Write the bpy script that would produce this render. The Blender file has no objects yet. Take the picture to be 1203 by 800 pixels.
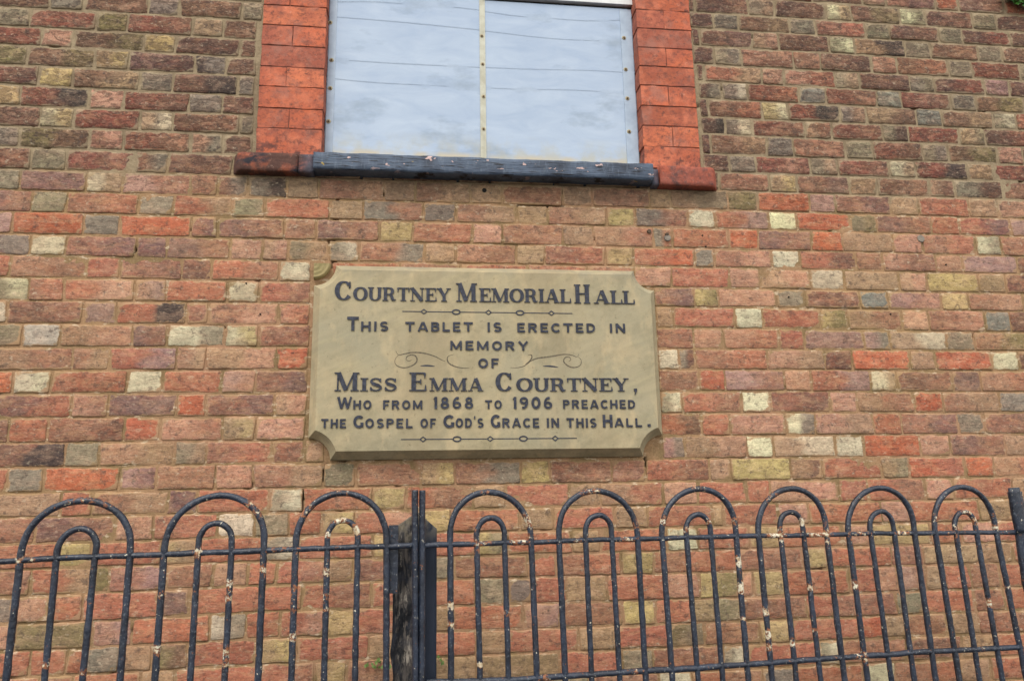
import bpy, bmesh, math, random
from mathutils import Vector, Matrix, noise
# wall data, metres x 1000: X along the wall, Y above the camera's eye level, Z out of the wall face
BEDX=[-1600, -1000, -450, 200, 950, 1300, 1900, 2400]
COURSES={
-17:([2934,2934,2934,2934,2934,2934,2934,2934],'-3000 c -2891 d -2671 g -2561 m -2325 k -2217 m -1991 k -1882 d -1662 c -1546 b -1316 k -1203 m -984 d -876 db -654 g -546 e -316 y -208 em 23 c 131 b 351 k 464 db 695 k 810 b 1040 G 1150 m 1384 t 1492 em 1720 t 1834 d 2064 k 2173 em 2395 k 2504 d 2730 y 2845 em 3078 t 3189 b 3418 g 3526 b 3762 g 3876 bo 4096 c 4200'),
-16:([2859,2859,2859,2859,2859,2859,2859,2859],'-3000 db -2776 t -2660 b -2441 y -2330 b -2109 t -2000 m -1779 d -1668 e -1440 y -1328 e -1104 d -989 db -760 c -644 m -409 G -300 m -79 d 29 bo 259 G 369 em 595 t 708 b 945 d 1056 db 1289 k 1400 db 1621 g 1729 b 1966 t 2075 d 2305 G 2412 em 2641 g 2754 db 2989 t 3098 em 3334 g 3446 b 3680 t 3792 d 4012 c 4127 e 4200'),
-15:([2784,2784,2784,2784,2784,2784,2784,2784],'-3000 em -2777 y -2669 bo -2433 d -2317 bo -2096 G -1984 m -1759 d -1646 m -1418 d -1305 m -1068 d -954 m -727 k -618 b -393 d -276 bo -52 y 57 b 293 c 408 em 645 g 753 m 976 k 1087 b 1317 c 1429 d 1654 g 1769 m 2004 G 2116 em 2343 c 2451 db 2677 g 2791 e 3024 g 3140 b 3362 G 3476 b 3706 t 3820 e 4042 d 4149 d 4200'),
-14:([2708,2708,2708,2708,2708,2708,2708,2708],'-3000 db -2764 G -2648 m -2414 G -2306 m -2082 t -1967 db -1744 g -1629 em -1393 c -1278 db -1048 y -933 e -712 g -600 e -365 d -252 e -19 y 90 b 322 y 433 b 661 g 776 b 1011 t 1121 d 1340 y 1452 d 1672 y 1783 m 2020 k 2134 b 2362 G 2474 bo 2705 G 2821 e 3055 k 3167 d 3394 k 3507 bo 3727 d 3842 em 4064 G 4200'),
-13:([2633,2633,2633,2633,2633,2633,2633,2633],'-3000 d -2777 k -2666 m -2444 k -2335 db -2098 G -1988 d -1762 g -1648 b -1423 g -1312 bo -1086 g -974 m -753 g -637 bo -416 d -308 e -86 d 29 bo 264 y 375 b 611 g 725 e 949 g 1060 b 1284 d 1397 m 1621 d 1729 b 1950 y 2061 bo 2287 g 2400 m 2629 G 2745 e 2968 t 3078 m 3308 y 3418 bo 3649 g 3760 b 3997 c 4104 m 4200'),
-12:([2558,2558,2558,2558,2558,2558,2558,2558],'-3000 b -2777 d -2668 b -2437 k -2325 bo -2088 G -1975 e -1750 t -1638 e -1402 c -1294 bo -1062 g -950 db -730 c -615 m -378 g -264 e -37 g 73 em 297 y 413 b 638 t 754 e 977 k 1084 bo 1305 G 1417 b 1640 d 1748 db 1969 k 2082 bo 2301 g 2414 e 2644 c 2757 db 2990 c 3105 e 3342 y 3452 b 3682 c 3797 db 4032 d 4146 b 4200'),
-11:([2483,2483,2483,2483,2483,2483,2483,2483],'-3000 m -2770 g -2662 em -2441 k -2325 b -2091 c -1977 m -1749 g -1637 d -1410 y -1296 d -1060 g -947 b -714 g -605 m -370 G -256 b -33 k 79 bo 299 y 413 m 644 G 752 bo 977 G 1090 b 1309 c 1421 m 1642 t 1755 bo 1987 k 2099 m 2332 g 2442 b 2678 g 2788 b 3022 k 3138 m 3361 g 3469 bo 3691 G 3807 bo 4037 c 4200'),
-10:([2408,2408,2408,2408,2408,2408,2408,2408],'-3000 k -2888 e -2662 k -2554 db -2323 G -2213 db -1986 d -1876 em -1651 d -1537 m -1311 c -1197 em -973 k -865 d -627 k -517 b -284 g -174 bo 60 G 173 bo 397 t 508 em 731 k 845 db 1080 y 1196 d 1425 c 1533 e 1759 t 1872 e 2100 k 2209 bo 2434 c 2544 bo 2781 G 2892 db 3116 c 3225 m 3447 d 3559 m 3787 t 3898 b 4135 y 4200'),
-9:([2333,2333,2333,2333,2333,2333,2333,2333],'-3000 t -2892 em -2663 t -2553 m -2319 c -2204 db -1969 y -1858 bo -1635 g -1525 em -1297 y -1188 m -959 G -851 b -596|1011 d 1121 b 1356 k 1465 b 1697 k 1813 db 2032 d 2147 b 2376 G 2492 m 2725 y 2834 d 3071 c 3187 b 3418 d 3527 e 3746 g 3856 bo 4087 c 4200'),
-8:([2258,2258,2258,2258,2258,2258,2258,2258],'-3000 c -2887 d -2654 y -2546 m -2310 G -2199 b -1965 t -1858 bo -1621 c -1505 m -1270 G -1159 b -930 c -814 b -596|1011 c 1123 d 1354 c 1463 em 1690 g 1800 db 2031 k 2142 bo 2364 y 2479 b 2699 t 2815 m 3048 G 3157 bo 3381 y 3490 e 3717 k 3833 b 4059 G 4200'),
-7:([2183,2183,2183,2183,2183,2183,2183,2183],'-3000 b -2780 G -2664 b -2437 k -2328 em -2093 g -1979 em -1743 c -1634 b -1398 c -1290 em -1058 k -942 b -720 g -596|1011 g 1127 m 1356 d 1467 db 1701 c 1809 em 2037 k 2149 em 2371 k 2486 db 2705 c 2815 b 3048 k 3159 b 3379 c 3488 em 3708 t 3819 b 4056 c 4200'),
-6:([2108,2108,2108,2108,2108,2108,2108,2108],'-3000 bo -2764 d -2657 d -2427 G -2319 b -2098 k -1982 db -1749 G -1634 e -1398 c -1291 e -1066 t -953 b -719 d -596|1011 db 1239 G 1353 b 1580 y 1692 db 1916 g 2032 d 2256 k 2365 b 2593 G 2702 m 2928 d 3043 d 3276 t 3390 bo 3614 c 3725 b 3949 G 4059 bo 4200'),
-5:([2033,2033,2033,2033,2033,2033,2033,2033],'-3000 em -2771 t -2662 m -2425 g -2312 b -2081 k -1973 m -1738 t -1623 bo -1403 g -1294 m -1071 t -955 e -727 t -596|1011 b 1242 y 1350 em 1582 t 1692 b 1917 t 2026 m 2246 d 2361 em 2585 t 2695 b 2915 y 3029 db 3257 k 3366 e 3597 g 3710 db 3941 k 4054 bo 4200'),
-4:([1958,1958,1958,1958,1958,1958,1958,1958],'-3000 c -2892 em -2663 g -2552 em -2317 k -2204 m -1971 k -1856 db -1620 g -1512 em -1285 G -1174 b -952 c -840 db -596|1011 t 1124 e 1356 t 1465 e 1687 g 1803 m 2029 d 2139 b 2375 y 2485 db 2721 c 2829 e 3060 d 3173 db 3396 G 3509 e 3743 g 3855 e 4082 g 4200'),
-3:([1883,1883,1883,1883,1883,1883,1883,1883],'-3000 d -2884 b -2649 d -2533 b -2300 t -2187 b -1966 c -1853 db -1620 G -1510 em -1283 k -1172 b -950 k -837 b -596|1008 d 1091 b 1338 de 1529 b 1748 tk 1848 mp 2069 r 2171 pm 2379 r 2633 b 2866 d 2981 d 3209 t 3317 d 3543 y 3658 b 3886 G 3994 em 4200'),
-2:([1805,1805,1805,1805,1805,1805,1805,1805],'-3000 b -2772 k -2658 e -2427 g -2319 d -2082 k -1973 e -1749 c -1635 d -1399 y -1284 e -1051 y -941 b -717 y -596|1010 d 1037 db 1257 gt 1367 db 1584 ct 1691 bo 1901 cg 2013 db 2221 g 2328 d 2560 bo 2788 G 2901 b 3126 k 3235 bo 3457 k 3570 bo 3792 y 3901 em 4121 k 4200'),
-1:([1734,1734,1734,1734,1734,1734,1734,1734],'-3000 d -2771 y -2661 db -2430 t -2316 em -2093 t -1980 d -1755 G -1643 b -1413 y -1303 em -1080 c -966 e -746 c -596|1011 d 1108 G 1212 bt 1424 G 1531 mR 1744 g 1847 db 2062 g 2167 de 2381 bm 2605 g 2717 m 2939 g 3052 b 3271 t 3384 em 3604 k 3717 e 3946 y 4056 e 4200'),
0:([1659,1659,1659,1659,1659,1659,1660,1660],'-3000 G -2884 b -2652 c -2544 bo -2322 t -2211 b -1975 y -1861 b -1626 y -1522 b -1313 G -1199 bm -985 G -879 b -664 g -588|1013 d 1048 bp 1262 tk 1371 bd 1582 gc 1688 tx 1904 g 2015 bm 2224 g 2330 bo 2573 b 2796 y 2904 e 3123 g 3233 d 3468 y 3576 m 3807 G 3916 db 4144 G 4200'),
1:([1587,1584,1582,1581,1581,1580,1582,1583],'-3000 b -2780 c -2664 b -2430 k -2319 b -2087 c -1979 m -1752 t -1635 b -1493 g -1369 e -1152 o -1048 em -829 t -724 b -609|1015 d 1100 gG 1210 m 1423 m 1536 bd 1752 km 1861 mR 2082 g 2186 e 2398 g 2520 c 2636 bo 2872 t 2986 db 3216 y 3330 bo 3566 G 3680 b 3900 G 4009 m 4200'),
2:([1515,1513,1510,1509,1508,1507,1508,1509],'-3000 em -2768 k -2658 m -2433 d -2322 b -2092 y -1980 b -1749 c -1637 bo -1525 e -1324 k -1220 bo -989 y -882 d -663 b -606|1023 db 1054 Rt 1287 k 1377 kR 1589 gt 1692 bd 1905 Gg 2011 de 2227 v 2339 d 2564 d 2790 G 2903 b 3124 y 3233 em 3469 c 3585 b 3804 c 3913 d 4144 g 4200'),
3:([1440,1439,1438,1437,1436,1435,1436,1437],'-3000 m -2767 d -2652 d -2424 d -2308 db -2073 G -1964 b -1742 d -1634 d -1476 o -1361 bo -1143 ty -1031 pd -811 xG -704 b -601|1025 dG 1120 Gw 1222 eR 1431 B 1542 em 1755 B 1859 eb 2071 G 2178 bo 2391 b 2608 bo 2839 G 2951 m 3171 t 3281 b 3508 t 3619 em 3838 d 3954 b 4200'),
4:([1366,1364,1362,1361,1360,1360,1362,1364],'-3000 b -2770 g -2655 d -2428 c -2318 m -2098 d -1984 bo -1764 g -1655 bo -1521 ed -1317 y -1208 bt -990 G -880 bx -662 G -603|1026 d 1060 bR 1274 yw 1381 ex 1593 Gt 1703 tb 1914 B 2023 bt 2244 gw 2345 R 2576 b 2812 g 2923 e 3151 y 3267 bo 3492 G 3605 m 3829 G 3945 d 4200'),
5:([1288,1289,1290,1290,1290,1290,1290,1290],'-3000 b -2767 c -2653 d -2423 t -2310 db -2090 c -1974 b -1754 t -1643 e -1472 y -1367 ex -1149 k -1037 eb -822 G -710 b -600|1025 dx 1122 Gw 1230 em 1442 tm 1550 em 1761 gd 1869 e 2086 tg 2196 de 2449 G 2564 e 2800 d 2912 b 3144 t 3255 b 3483 c 3596 b 3821 d 3933 m 4200'),
6:([1214,1215,1215,1213,1210,1209,1213,1215],'-3000 c -2888 m -2665 d -2555 e -2323 G -2209 em -1977 t -1868 bo -1632 c -1509 b -1298 cy -1190 e -977 tw -869 bm -647 g -599|1023 d 1059 bt 1281 G 1387 m 1598 g 1710 eb 1919 gG 2027 bo 2239 k 2350 d 2567 d 2789 G 2898 bo 3135 k 3249 d 3473 g 3586 db 3810 g 3922 db 4148 y 4200'),
7:([1138,1139,1140,1140,1139,1139,1141,1143],'-3000 b -2776 y -2667 b -2435 d -2320 db -2094 c -1979 m -1747 c -1633 db -1454 G -1354 ob -1134 mk -1025 em -807 kG -699 b -598|1021 d 1125 G 1230 em 1448 gt 1558 em 1771 ct 1880 ex 2099 t 2210 e 2460 g 2573 m 2808 c 2922 e 3154 k 3264 b 3492 k 3605 e 3833 t 3949 db 4200'),
8:([1059,1061,1062,1063,1065,1064,1065,1066],'-3000 d -2765 y -2657 m -2434 g -2322 b -2087 c -1975 b -1747 d -1634 em -1517 eb -1309 g -1199 em -981 mG -874 b -662 d -598 d -495 b -408 b -226 d -116 b 109 d 223 b 455 d 573 b 772 d 893 b 1081|1081 m 1278 ty 1387 mp 1598 t 1712 bm 1927 tb 2031 Gd 2237 m 2483 G 2599 e 2836 d 2947 em 3183 t 3296 db 3520 g 3628 db 3855 c 3968 bo 4200'),
9:([988,986,985,985,988,989,988,987],'-3000 R -2890 m -2654 R -2538 R -2310 y -2202 Rm -1968 k -1859 R -1625 R -1514 m -1436 g -1335 p -1130 wt -1015 vm -795 m -708 mG -608 Gx -477 t -371 mt -148 t -39 bt 154 t 268|268 m 487 t 596 m 809 t 887 tg 1108 o 1224 r 1429 v 1531 mp 1755 t 1870 R 2080 t 2202 k 2469 R 2700 k 2810 t 3034 R 3148 R 3379 w 3487 Rm 3712 c 3822 mR 4050 G 4200'),
10:([911,911,912,913,915,916,915,914],'-3000 R -2890 mR -2670 g -2554 k -2326 t -2212 m -1982 w -1866 R -1642 k -1529 R -1473 pm -1291 g -1184 mR -957 g -847 Rt -656 g -548 R -331 t -218 Gm -10 G 103 mt 319 t 431 mt 645 y 752 Gm 950 c 1053|1053 Rv 1261 c 1371 r 1584 go 1690 pm 1913 R 2029 Rp 2244 v 2455 R 2564 R 2797 y 2910 m 3141 w 3256 m 3478 c 3591 R 3822 w 3934 R 4200'),
11:([835,836,837,836,838,838,836,835],'-3000 c -2887 R -2660 k -2546 m -2318 t -2205 k -1984 c -1872 R -1641 R -1530 Rm -1419 v -1343 r -1124 G -1011 r -785 mp -699 pm -481 km -375 pm -161 y -47 mR 161 k 266 m 483 t 595 tm 815 Gm 887|887 R 1100 r 1214 pm 1420 r 1545 t 1746 k 1864 mR 2085 cg 2192 m 2441 t 2554 R 2773 G 2887 R 3121 c 3233 R 3466 R 3573 k 3804 G 3912 m 4137 k 4200'),
12:([765,763,762,764,766,767,764,763],'-3000 w -2889 m -2660 c -2550 m -2324 G -2208 Rm -1971 y -1859 k -1634 g -1520 Rm -1461 pG -1280 w -1171 mp -953 p -856 pm -653 k -548 tk -464 gt -330 gw -229 mG -6 t 101 km 314 t 416 mR 635 y 737|737 Rr 965 G 1039 mk 1260 w 1369 Rb 1590 m 1695 km 1909 k 2020 v 2247 b 2427 R 2544 t 2776 t 2888 R 3114 k 3222 R 3456 t 3569 m 3802 g 3915 mR 4145 y 4200'),
13:([689,689,689,689,690,690,687,686],'-3000 c -2887 R -2656 g -2548 t -2313 t -2199 R -1973 w -1858 R -1624 G -1513 mR -1446 R -1333 km -1102 R -997 mb -803 b -709 Rm -491 w -385|-317 R -89 m 115 R 353 mR 566 m 733|736 k 874 R 1091 k 1208 tk 1401 w 1534 t 1750 tk 1864 y 2075 t 2185 b 2414 R 2649 t 2761 t 2995 R 3108 R 3335 g 3449 t 3676 y 3789 m 4019 t 4135 R 4200'),
14:([612,613,614,616,618,619,617,616],'-3000 R -2779 y -2669 R -2448 k -2338 R -2111 G -1995 R -1762 y -1648 m -1393 gc -1269 mR -1163 Rk -946 kv -848 R -655 w -554 Rm -383|804 mp 952 yo 1044 k 1263 g 1374 b 1586 B 1697 vk 1911 y 2022 mk 2247 b 2400 m 2627 t 2743 R 2975 y 3083 m 3309 g 3423 R 3659 G 3772 mR 3998 c 4112 R 4200'),
15:([536,538,540,541,542,541,537,535],'-3000 Rm -2779 R -2670 R -2442 G -2326 R -2102 G -1989 R -1754 w -1639 m -1403 w -1326 bm -1098 v -995 Rx -780 m -709 mk -485 kR -383|806 t 871 R 1099 c 1204 R 1425 yo 1530 tm 1744 k 1849 mk 2076 B 2181 b 2386 k 2500 m 2733 G 2847 t 3071 t 3180 R 3404 g 3519 m 3742 c 3856 R 4081 c 4200'),
16:([460,462,466,466,466,466,465,464],'-3000 m -2777 t -2667 R -2436 w -2322 R -2092 c -1978 m -1749 y -1634 mR -1375 g -1272 W -1159 tk -941 pm -834 cg -653 wy -547 m -381|805 m 941 k 1051 kR 1258 R 1355 v 1584 vG 1687 tw 1910 g 2023 mo 2266 b 2390 m 2614 k 2724 m 2946 w 3055 mR 3280 g 3391 R 3614 y 3725 R 3951 g 4065 R 4200'),
17:([384,386,390,391,392,392,390,389],'-3000 t -2888 m -2667 c -2551 m -2321 w -2211 R -1985 g -1870 R -1647 g -1536 R -1366 tm -1115 mt -1003 Rv -800 mt -707 tk -487 r -383|807 w 883 Gd 942 mR 1207 kt 1425 b 1530 r 1755 t 1855 r 2080 c 2191 d 2359 c 2471 R 2699 R 2814 R 3050 k 3160 Rm 3390 g 3502 R 3729 k 3840 m 4077 w 4200'),
18:([312,312,311,313,316,316,312,310],'-3000 m -2780 t -2664 m -2441 c -2327 R -2107 t -1997 Rm -1761 c -1646 R -1382 r -1283 wc -1171 R -944 c -836 R -655 vk -549 mp -382|804 m 950 r 1046 vm 1266 k 1365|1365 Rv 1591 wt 1694 bm 1912 p 2023 kR 2259 R 2370 R 2591 c 2702 R 2925 t 3041 m 3268 g 3383 m 3619 G 3727 R 3962 y 4077 t 4200'),
19:([236,237,238,239,240,240,237,236],'-3000 R -2770 G -2653 R -2420 G -2311 m -2089 g -1975 m -1743 c -1628 m -1416 m -1321 pR -1104 km -995 p -788 r -699 mp -485 tk -381|806 gw 884 Rm 1100 c 1207|1207 mb 1428 k 1531 tm 1751 r 1863 mt 2087 G 2211 t 2321 m 2545 g 2655 R 2879 c 2989 m 3210 k 3318 m 3547 k 3656 t 3892 k 4009 R 4200'),
20:([159,159,160,161,162,161,159,157],'-3000 g -2889 m -2669 t -2560 m -2333 g -2222 m -1996 G -1885 t -1659 g -1549 R -1358 b -1280 R -1165 mb -941 r -833 km -643 ty -541 k -385|803 Rb 949 R 1052 k 1255|1256 cG 1365 kt 1583 R 1692 mp 1911 G 2015 mb 2249 R 2472 y 2582 mR 2816 w 2930 R 3152 k 3265 m 3494 R 3602 R 3836 G 3948 Rm 4200'),
21:([83,84,87,86,85,84,80,79],'-3000 R -2772 c -2661 Rm -2440 g -2330 k -2101 G -1993 R -1763 c -1653 R -1416 k -1331 bx -1108 g -1007 kt -784 gt -689 mR -485 m -385 t -322|804 vG 885 tk 1105 c 1203|1202 tw 1431 w 1539 r 1752 k 1868 pm 2083 t 2210 k 2444 R 2559 R 2788 y 2898 R 3135 t 3246 m 3475 k 3583 m 3820 g 3933 m 4200'),
22:([8,9,9,9,9,8,6,6],'-3000 R -2764 k -2655 mR -2432 c -2318 R -2090 y -1982 R -1750 c -1640 m -1412 y -1322 R -1267 G -1162 r -942 vp -832 m -656 k -540 mt -324 g -221 m -11 ty 98 mG 316 y 414 bm 624 m 742 Rm 966 t 1042 y 1258|1258 tb 1375 R 1595 tg 1700 rR 1916 r 2027 tR 2230 g 2341 m 2570 g 2685 R 2917 g 3031 R 3267 R 3383 mR 3614 t 3729 R 3956 G 4070 k 4200'),
23:([-65,-65,-65,-66,-68,-69,-71,-71],'-3000 mR -2766 G -2651 m -2417 g -2309 k -2073 R -1963 R -1732 g -1621 t -1401 t -1302 t -1106 R -1015 mt -793 p -705 R -486 gw -383 R -168 y -60 Rm 158 t 264 R 477 t 581 tR 797 k 919 R 1092 R 1177 tk 1426 R 1533 Rm 1751 k 1858 R 2089 t 2258 R 2369 R 2602 t 2715 Rm 2935 w 3048 R 3278 w 3391 R 3612 t 3724 m 3948 g 4058 mR 4200'),
24:([-144,-142,-138,-140,-142,-143,-145,-145],'-3000 m -2764 g -2656 m -2429 w -2320 mR -2085 k -1975 m -1742 c -1632 mR -1364 m -1169 pm -942 k -830 mR -641 w -529 g -425 R -323 ty -220 Rk -24 y 83 R 310 t 420 R 627 t 740 R 965 t 1004 R 1198 k 1308 R 1574 k 1686 R 1945 t 2077 R 2244 G 2355 m 2582 c 2692 m 2920 G 3028 m 3250 R 3363 k 3582 k 3691 k 3916 w 4028 m 4200'),
25:([-218,-216,-212,-214,-217,-218,-220,-220],'-3000 g -2886 mR -2657 c -2541 m -2310 c -2199 R -1974 g -1862 Rm -1635 k -1525 m -1355 R -1098 y -1004 R -800 yt -697 R -497 gw -393 R -162 y -63 R 168 yg 270 R 480 t 574 R 800 c 909 R 1088 y 1203 R 1424 k 1524 y 1749 R 1868 k 1998 R 2264 R 2492 g 2602 R 2828 y 2936 mR 3164 w 3273 mR 3508 c 3616 m 3848 w 3962 m 4200'),
26:([-295,-291,-283,-285,-288,-288,-288,-288],'-3000 k -2774 c -2667 m -2441 w -2332 t -2098 k -1985 k -1765 k -1654 m -1418 t -1322 m -1167 Rt -990 o -946 mv -782 m -645 k -541 R -455 Rm -300 t -221 m 5 g 96 m 332 R 425 mR 643 y 752 mR 963 R 1046 m 1272 y 1360 R 1593 m 1713 t 1922 t 2052 R 2217 c 2327 m 2551 R 2666 m 2894 R 3008 k 3234 G 3342 R 3569 k 3683 k 3903 g 4015 t 4200'),
27:([-374,-370,-361,-365,-370,-371,-371,-371],'-3000 G -2889 R -2657 G -2548 R -2322 g -2208 m -1987 R -1873 m -1643 k -1532 m -1313 G -1208 k -1107 R -1014 R -796 p -710 R -502 R -375 Rm -162 R -61 R 161 g 268 G 345 R 456 t 591 R 791 k 904 yo 1046 k 1090 y 1207 R 1432 R 1531 k 1609 vm 1712 t 1782 R 1878 m 1991 R 2220 y 2328 Rm 2553 t 2667 R 2898 w 3013 m 3245 w 3352 R 3578 t 3691 R 3913 w 4028 m 4200'),
28:([-448,-445,-439,-442,-445,-446,-446,-446],'-3000 m -2778 y -2667 m -2446 y -2331 R -2112 c -2003 mR -1769 t -1658 Rm -1427 G -1281 k -1195 o -981 kv -868 R -645 wg -538 R -438 Rk -300 y -210 R 6 t 91 R 315 kv 434 m 641 y 749 R 878 tg 1042 m 1271 R 1368 m 1592 g 1692 R 1882 m 1994 R 2222 w 2332 m 2554 y 2667 R 2892 t 3005 t 3225 t 3338 mR 3565 k 3674 mR 3894 G 4009 R 4200'),
29:([-521,-518,-512,-514,-517,-517,-517,-517],'-3000 c -2887 R -2650 R -2541 mR -2309 w -2200 R -1974 k -1866 R -1646 g -1535 m -1272 R -1145 R -1045 R -993 G -898 t -806 ob -704 R -507 ty -386 R -169 t -86 R 165 t 265 R 492 t 618 R 793 og 911 m 1100 y 1216 R 1451 r 1542 t 1620 m 1769 t 1886 m 2111 G 2221 t 2450 y 2561 t 2797 G 2912 t 3141 w 3250 t 3475 t 3583 R 3808 g 3918 m 4139 g 4200'),
30:([-596,-593,-587,-589,-592,-593,-593,-593],'-3000 m -2773 G -2664 t -2441 k -2330 R -2106 k -1994 Rm -1759 w -1650 R -1421 G -1309 R -1114 m -1021 R -832 t -736 R -491 Rm -328 ty -234 mt 7 t 165 t 427 R 631 g 735 m 969 gw 1050 R 1298 gw 1373 m 1610 m 1812 t 1938 R 2195 m 2421 y 2531 R 2762 w 2874 t 3107 g 3214 t 3439 g 3553 m 3786 y 3896 k 4116 w 4200'),
31:([-671,-668,-662,-664,-667,-668,-668,-668],'-3000 y -2886 R -2663 R -2548 t -2324 c -2209 Rm -1976 g -1861 R -1625 G -1517 R -1282 c -1168 t -945 y -834 R -612 k -502 R -270 g -159 m 68 t 176 Rm 405 g 519 m 748 w 860 Rm 1096 G 1210 R 1446 w 1561 mR 1796 t 1909 Rm 2146 G 2254 k 2477 y 2591 t 2818 k 2934 R 3158 R 3269 k 3496 c 3610 Rm 3838 R 3951 R 4200'),
32:([-746,-743,-737,-739,-742,-743,-743,-743],'-3000 w -2891 R -2669 k -2553 m -2324 g -2208 t -1982 w -1874 Rm -1652 c -1539 m -1315 c -1208 Rm -986 w -876 R -654 k -542 R -317 g -204 R 27 c 140 t 374 y 489 R 720 k 831 m 1051 y 1161 R 1393 g 1509 R 1734 w 1846 R 2068 c 2176 R 2413 G 2521 mR 2758 c 2868 R 3104 G 3214 R 3433 w 3546 R 3777 t 3886 t 4105 w 4200'),
33:([-821,-818,-812,-815,-817,-818,-818,-818],'-3000 g -2884 m -2663 G -2549 Rm -2323 G -2208 R -1985 G -1873 m -1639 t -1529 Rm -1308 R -1192 m -957 c -845 m -613 y -500 m -278 c -169 t 61 t 169 R 404 G 513 mR 732 R 847 R 1069 R 1182 R 1417 g 1529 R 1764 t 1875 mR 2102 k 2216 m 2443 c 2553 m 2780 g 2896 mR 3132 t 3245 k 3478 w 3591 t 3820 c 3936 R 4200'),
34:([-896,-893,-887,-890,-892,-893,-893,-893],'-3000 t -2889 m -2655 c -2541 R -2310 G -2197 t -1968 k -1857 t -1628 k -1518 m -1296 y -1183 m -960 k -847 m -618 k -504 m -275 y -163 mR 69 R 182 R 413 y 522 m 752 R 861 m 1089 y 1202 mR 1423 k 1531 R 1751 k 1859 R 2086 R 2200 R 2435 k 2548 k 2778 G 2887 Rm 3120 w 3228 k 3449 G 3561 R 3793 G 3908 m 4129 y 4200'),
35:([-971,-968,-962,-965,-967,-968,-968,-968],'-3000 k -2884 m -2661 t -2547 mR -2313 t -2201 R -1974 g -1859 m -1637 R -1522 mR -1288 w -1172 R -936 g -829 R -601 t -485 mR -265 R -150 R 84 c 198 mR 424 G 536 m 761 g 871 R 1101 G 1210 k 1442 R 1555 k 1791 c 1898 R 2123 t 2233 Rm 2464 R 2572 m 2796 G 2913 m 3142 g 3255 R 3492 y 3607 t 3842 y 3955 m 4200'),
36:([-1046,-1043,-1037,-1040,-1042,-1043,-1043,-1043],'-3000 R -2777 w -2663 k -2427 k -2313 m -2087 G -1973 k -1753 c -1640 m -1412 G -1297 m -1075 c -968 t -742 w -629 mR -393 w -285 m -53 G 61 m 281 y 394 m 624 c 736 t 962 y 1076 k 1310 w 1425 m 1661 g 1768 m 1999 k 2113 R 2332 w 2442 Rm 2676 k 2785 R 3017 y 3130 mR 3350 g 3461 m 3680 t 3792 R 4023 G 4132 R 4200'),
37:([-1121,-1118,-1112,-1115,-1118,-1118,-1118,-1118],'-3000 Rm -2774 g -2659 t -2439 y -2324 k -2094 R -1980 R -1756 t -1641 mR -1405 G -1292 mR -1072 G -958 R -736 g -627 R -399 G -288 m -61 g 52 mR 283 k 396 m 628 c 743 Rm 976 c 1086 k 1315 w 1427 R 1649 y 1761 k 1992 k 2101 R 2327 g 2443 m 2664 g 2776 mR 3000 g 3111 R 3346 G 3458 m 3691 c 3803 k 4025 R 4141 k 4200'),
38:([-1196,-1194,-1188,-1190,-1193,-1193,-1193,-1193],'-3000 Rm -2781 y -2667 t -2433 G -2319 mR -2099 R -1989 Rm -1752 t -1637 m -1414 k -1300 m -1077 R -966 m -736 c -620 mR -397 c -283 m -48 g 68 m 302 t 410 m 638 c 747 R 969 k 1085 k 1319 c 1427 R 1649 w 1766 R 1997 t 2106 m 2327 G 2436 R 2657 R 2769 k 2989 R 3102 R 3337 k 3450 R 3684 k 3791 R 4021 t 4135 k 4200'),
39:([-1271,-1269,-1263,-1265,-1268,-1268,-1268,-1268],'-3000 c -2891 m -2655 g -2544 m -2321 y -2212 R -1983 y -1867 m -1642 k -1527 m -1294 t -1181 R -957 k -841 t -613 G -498 k -274 c -161 m 68 R 179 m 416 G 527 t 755 R 872 t 1104 t 1219 m 1442 w 1558 t 1790 k 1906 R 2137 t 2252 R 2488 G 2599 R 2830 G 2943 mR 3170 c 3277 mR 3505 R 3618 Rm 3841 R 3956 R 4200'),
40:([-1346,-1344,-1338,-1340,-1343,-1343,-1343,-1343],'-3000 G -2888 m -2668 w -2554 R -2330 G -2215 R -1987 g -1874 m -1654 k -1543 k -1315 g -1205 Rm -984 t -872 k -647 R -532 R -311 R -197 k 24 w 137 R 364 w 474 R 711 c 823 R 1055 g 1169 R 1388 k 1499 m 1729 R 1840 m 2063 w 2173 R 2393 w 2503 m 2738 c 2848 Rm 3069 y 3181 t 3403 w 3519 k 3749 c 3865 R 4091 w 4200'),
41:([-1421,-1419,-1413,-1415,-1418,-1418,-1418,-1418],'-3000 mR -2773 G -2658 mR -2435 k -2327 mR -2090 k -1979 R -1754 c -1646 m -1420 t -1309 mR -1088 c -976 t -745 c -633 R -411 c -300 R -79 k 35 R 261 w 377 t 606 y 720 R 941 t 1054 R 1274 k 1389 R 1619 k 1734 R 1965 R 2081 R 2315 t 2431 R 2666 k 2777 R 3005 w 3114 R 3342 w 3453 m 3684 R 3796 m 4028 R 4138 m 4200'),
-18:([3009,3009,3009,3009,3009,3009,3009,3009],''),
}
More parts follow.
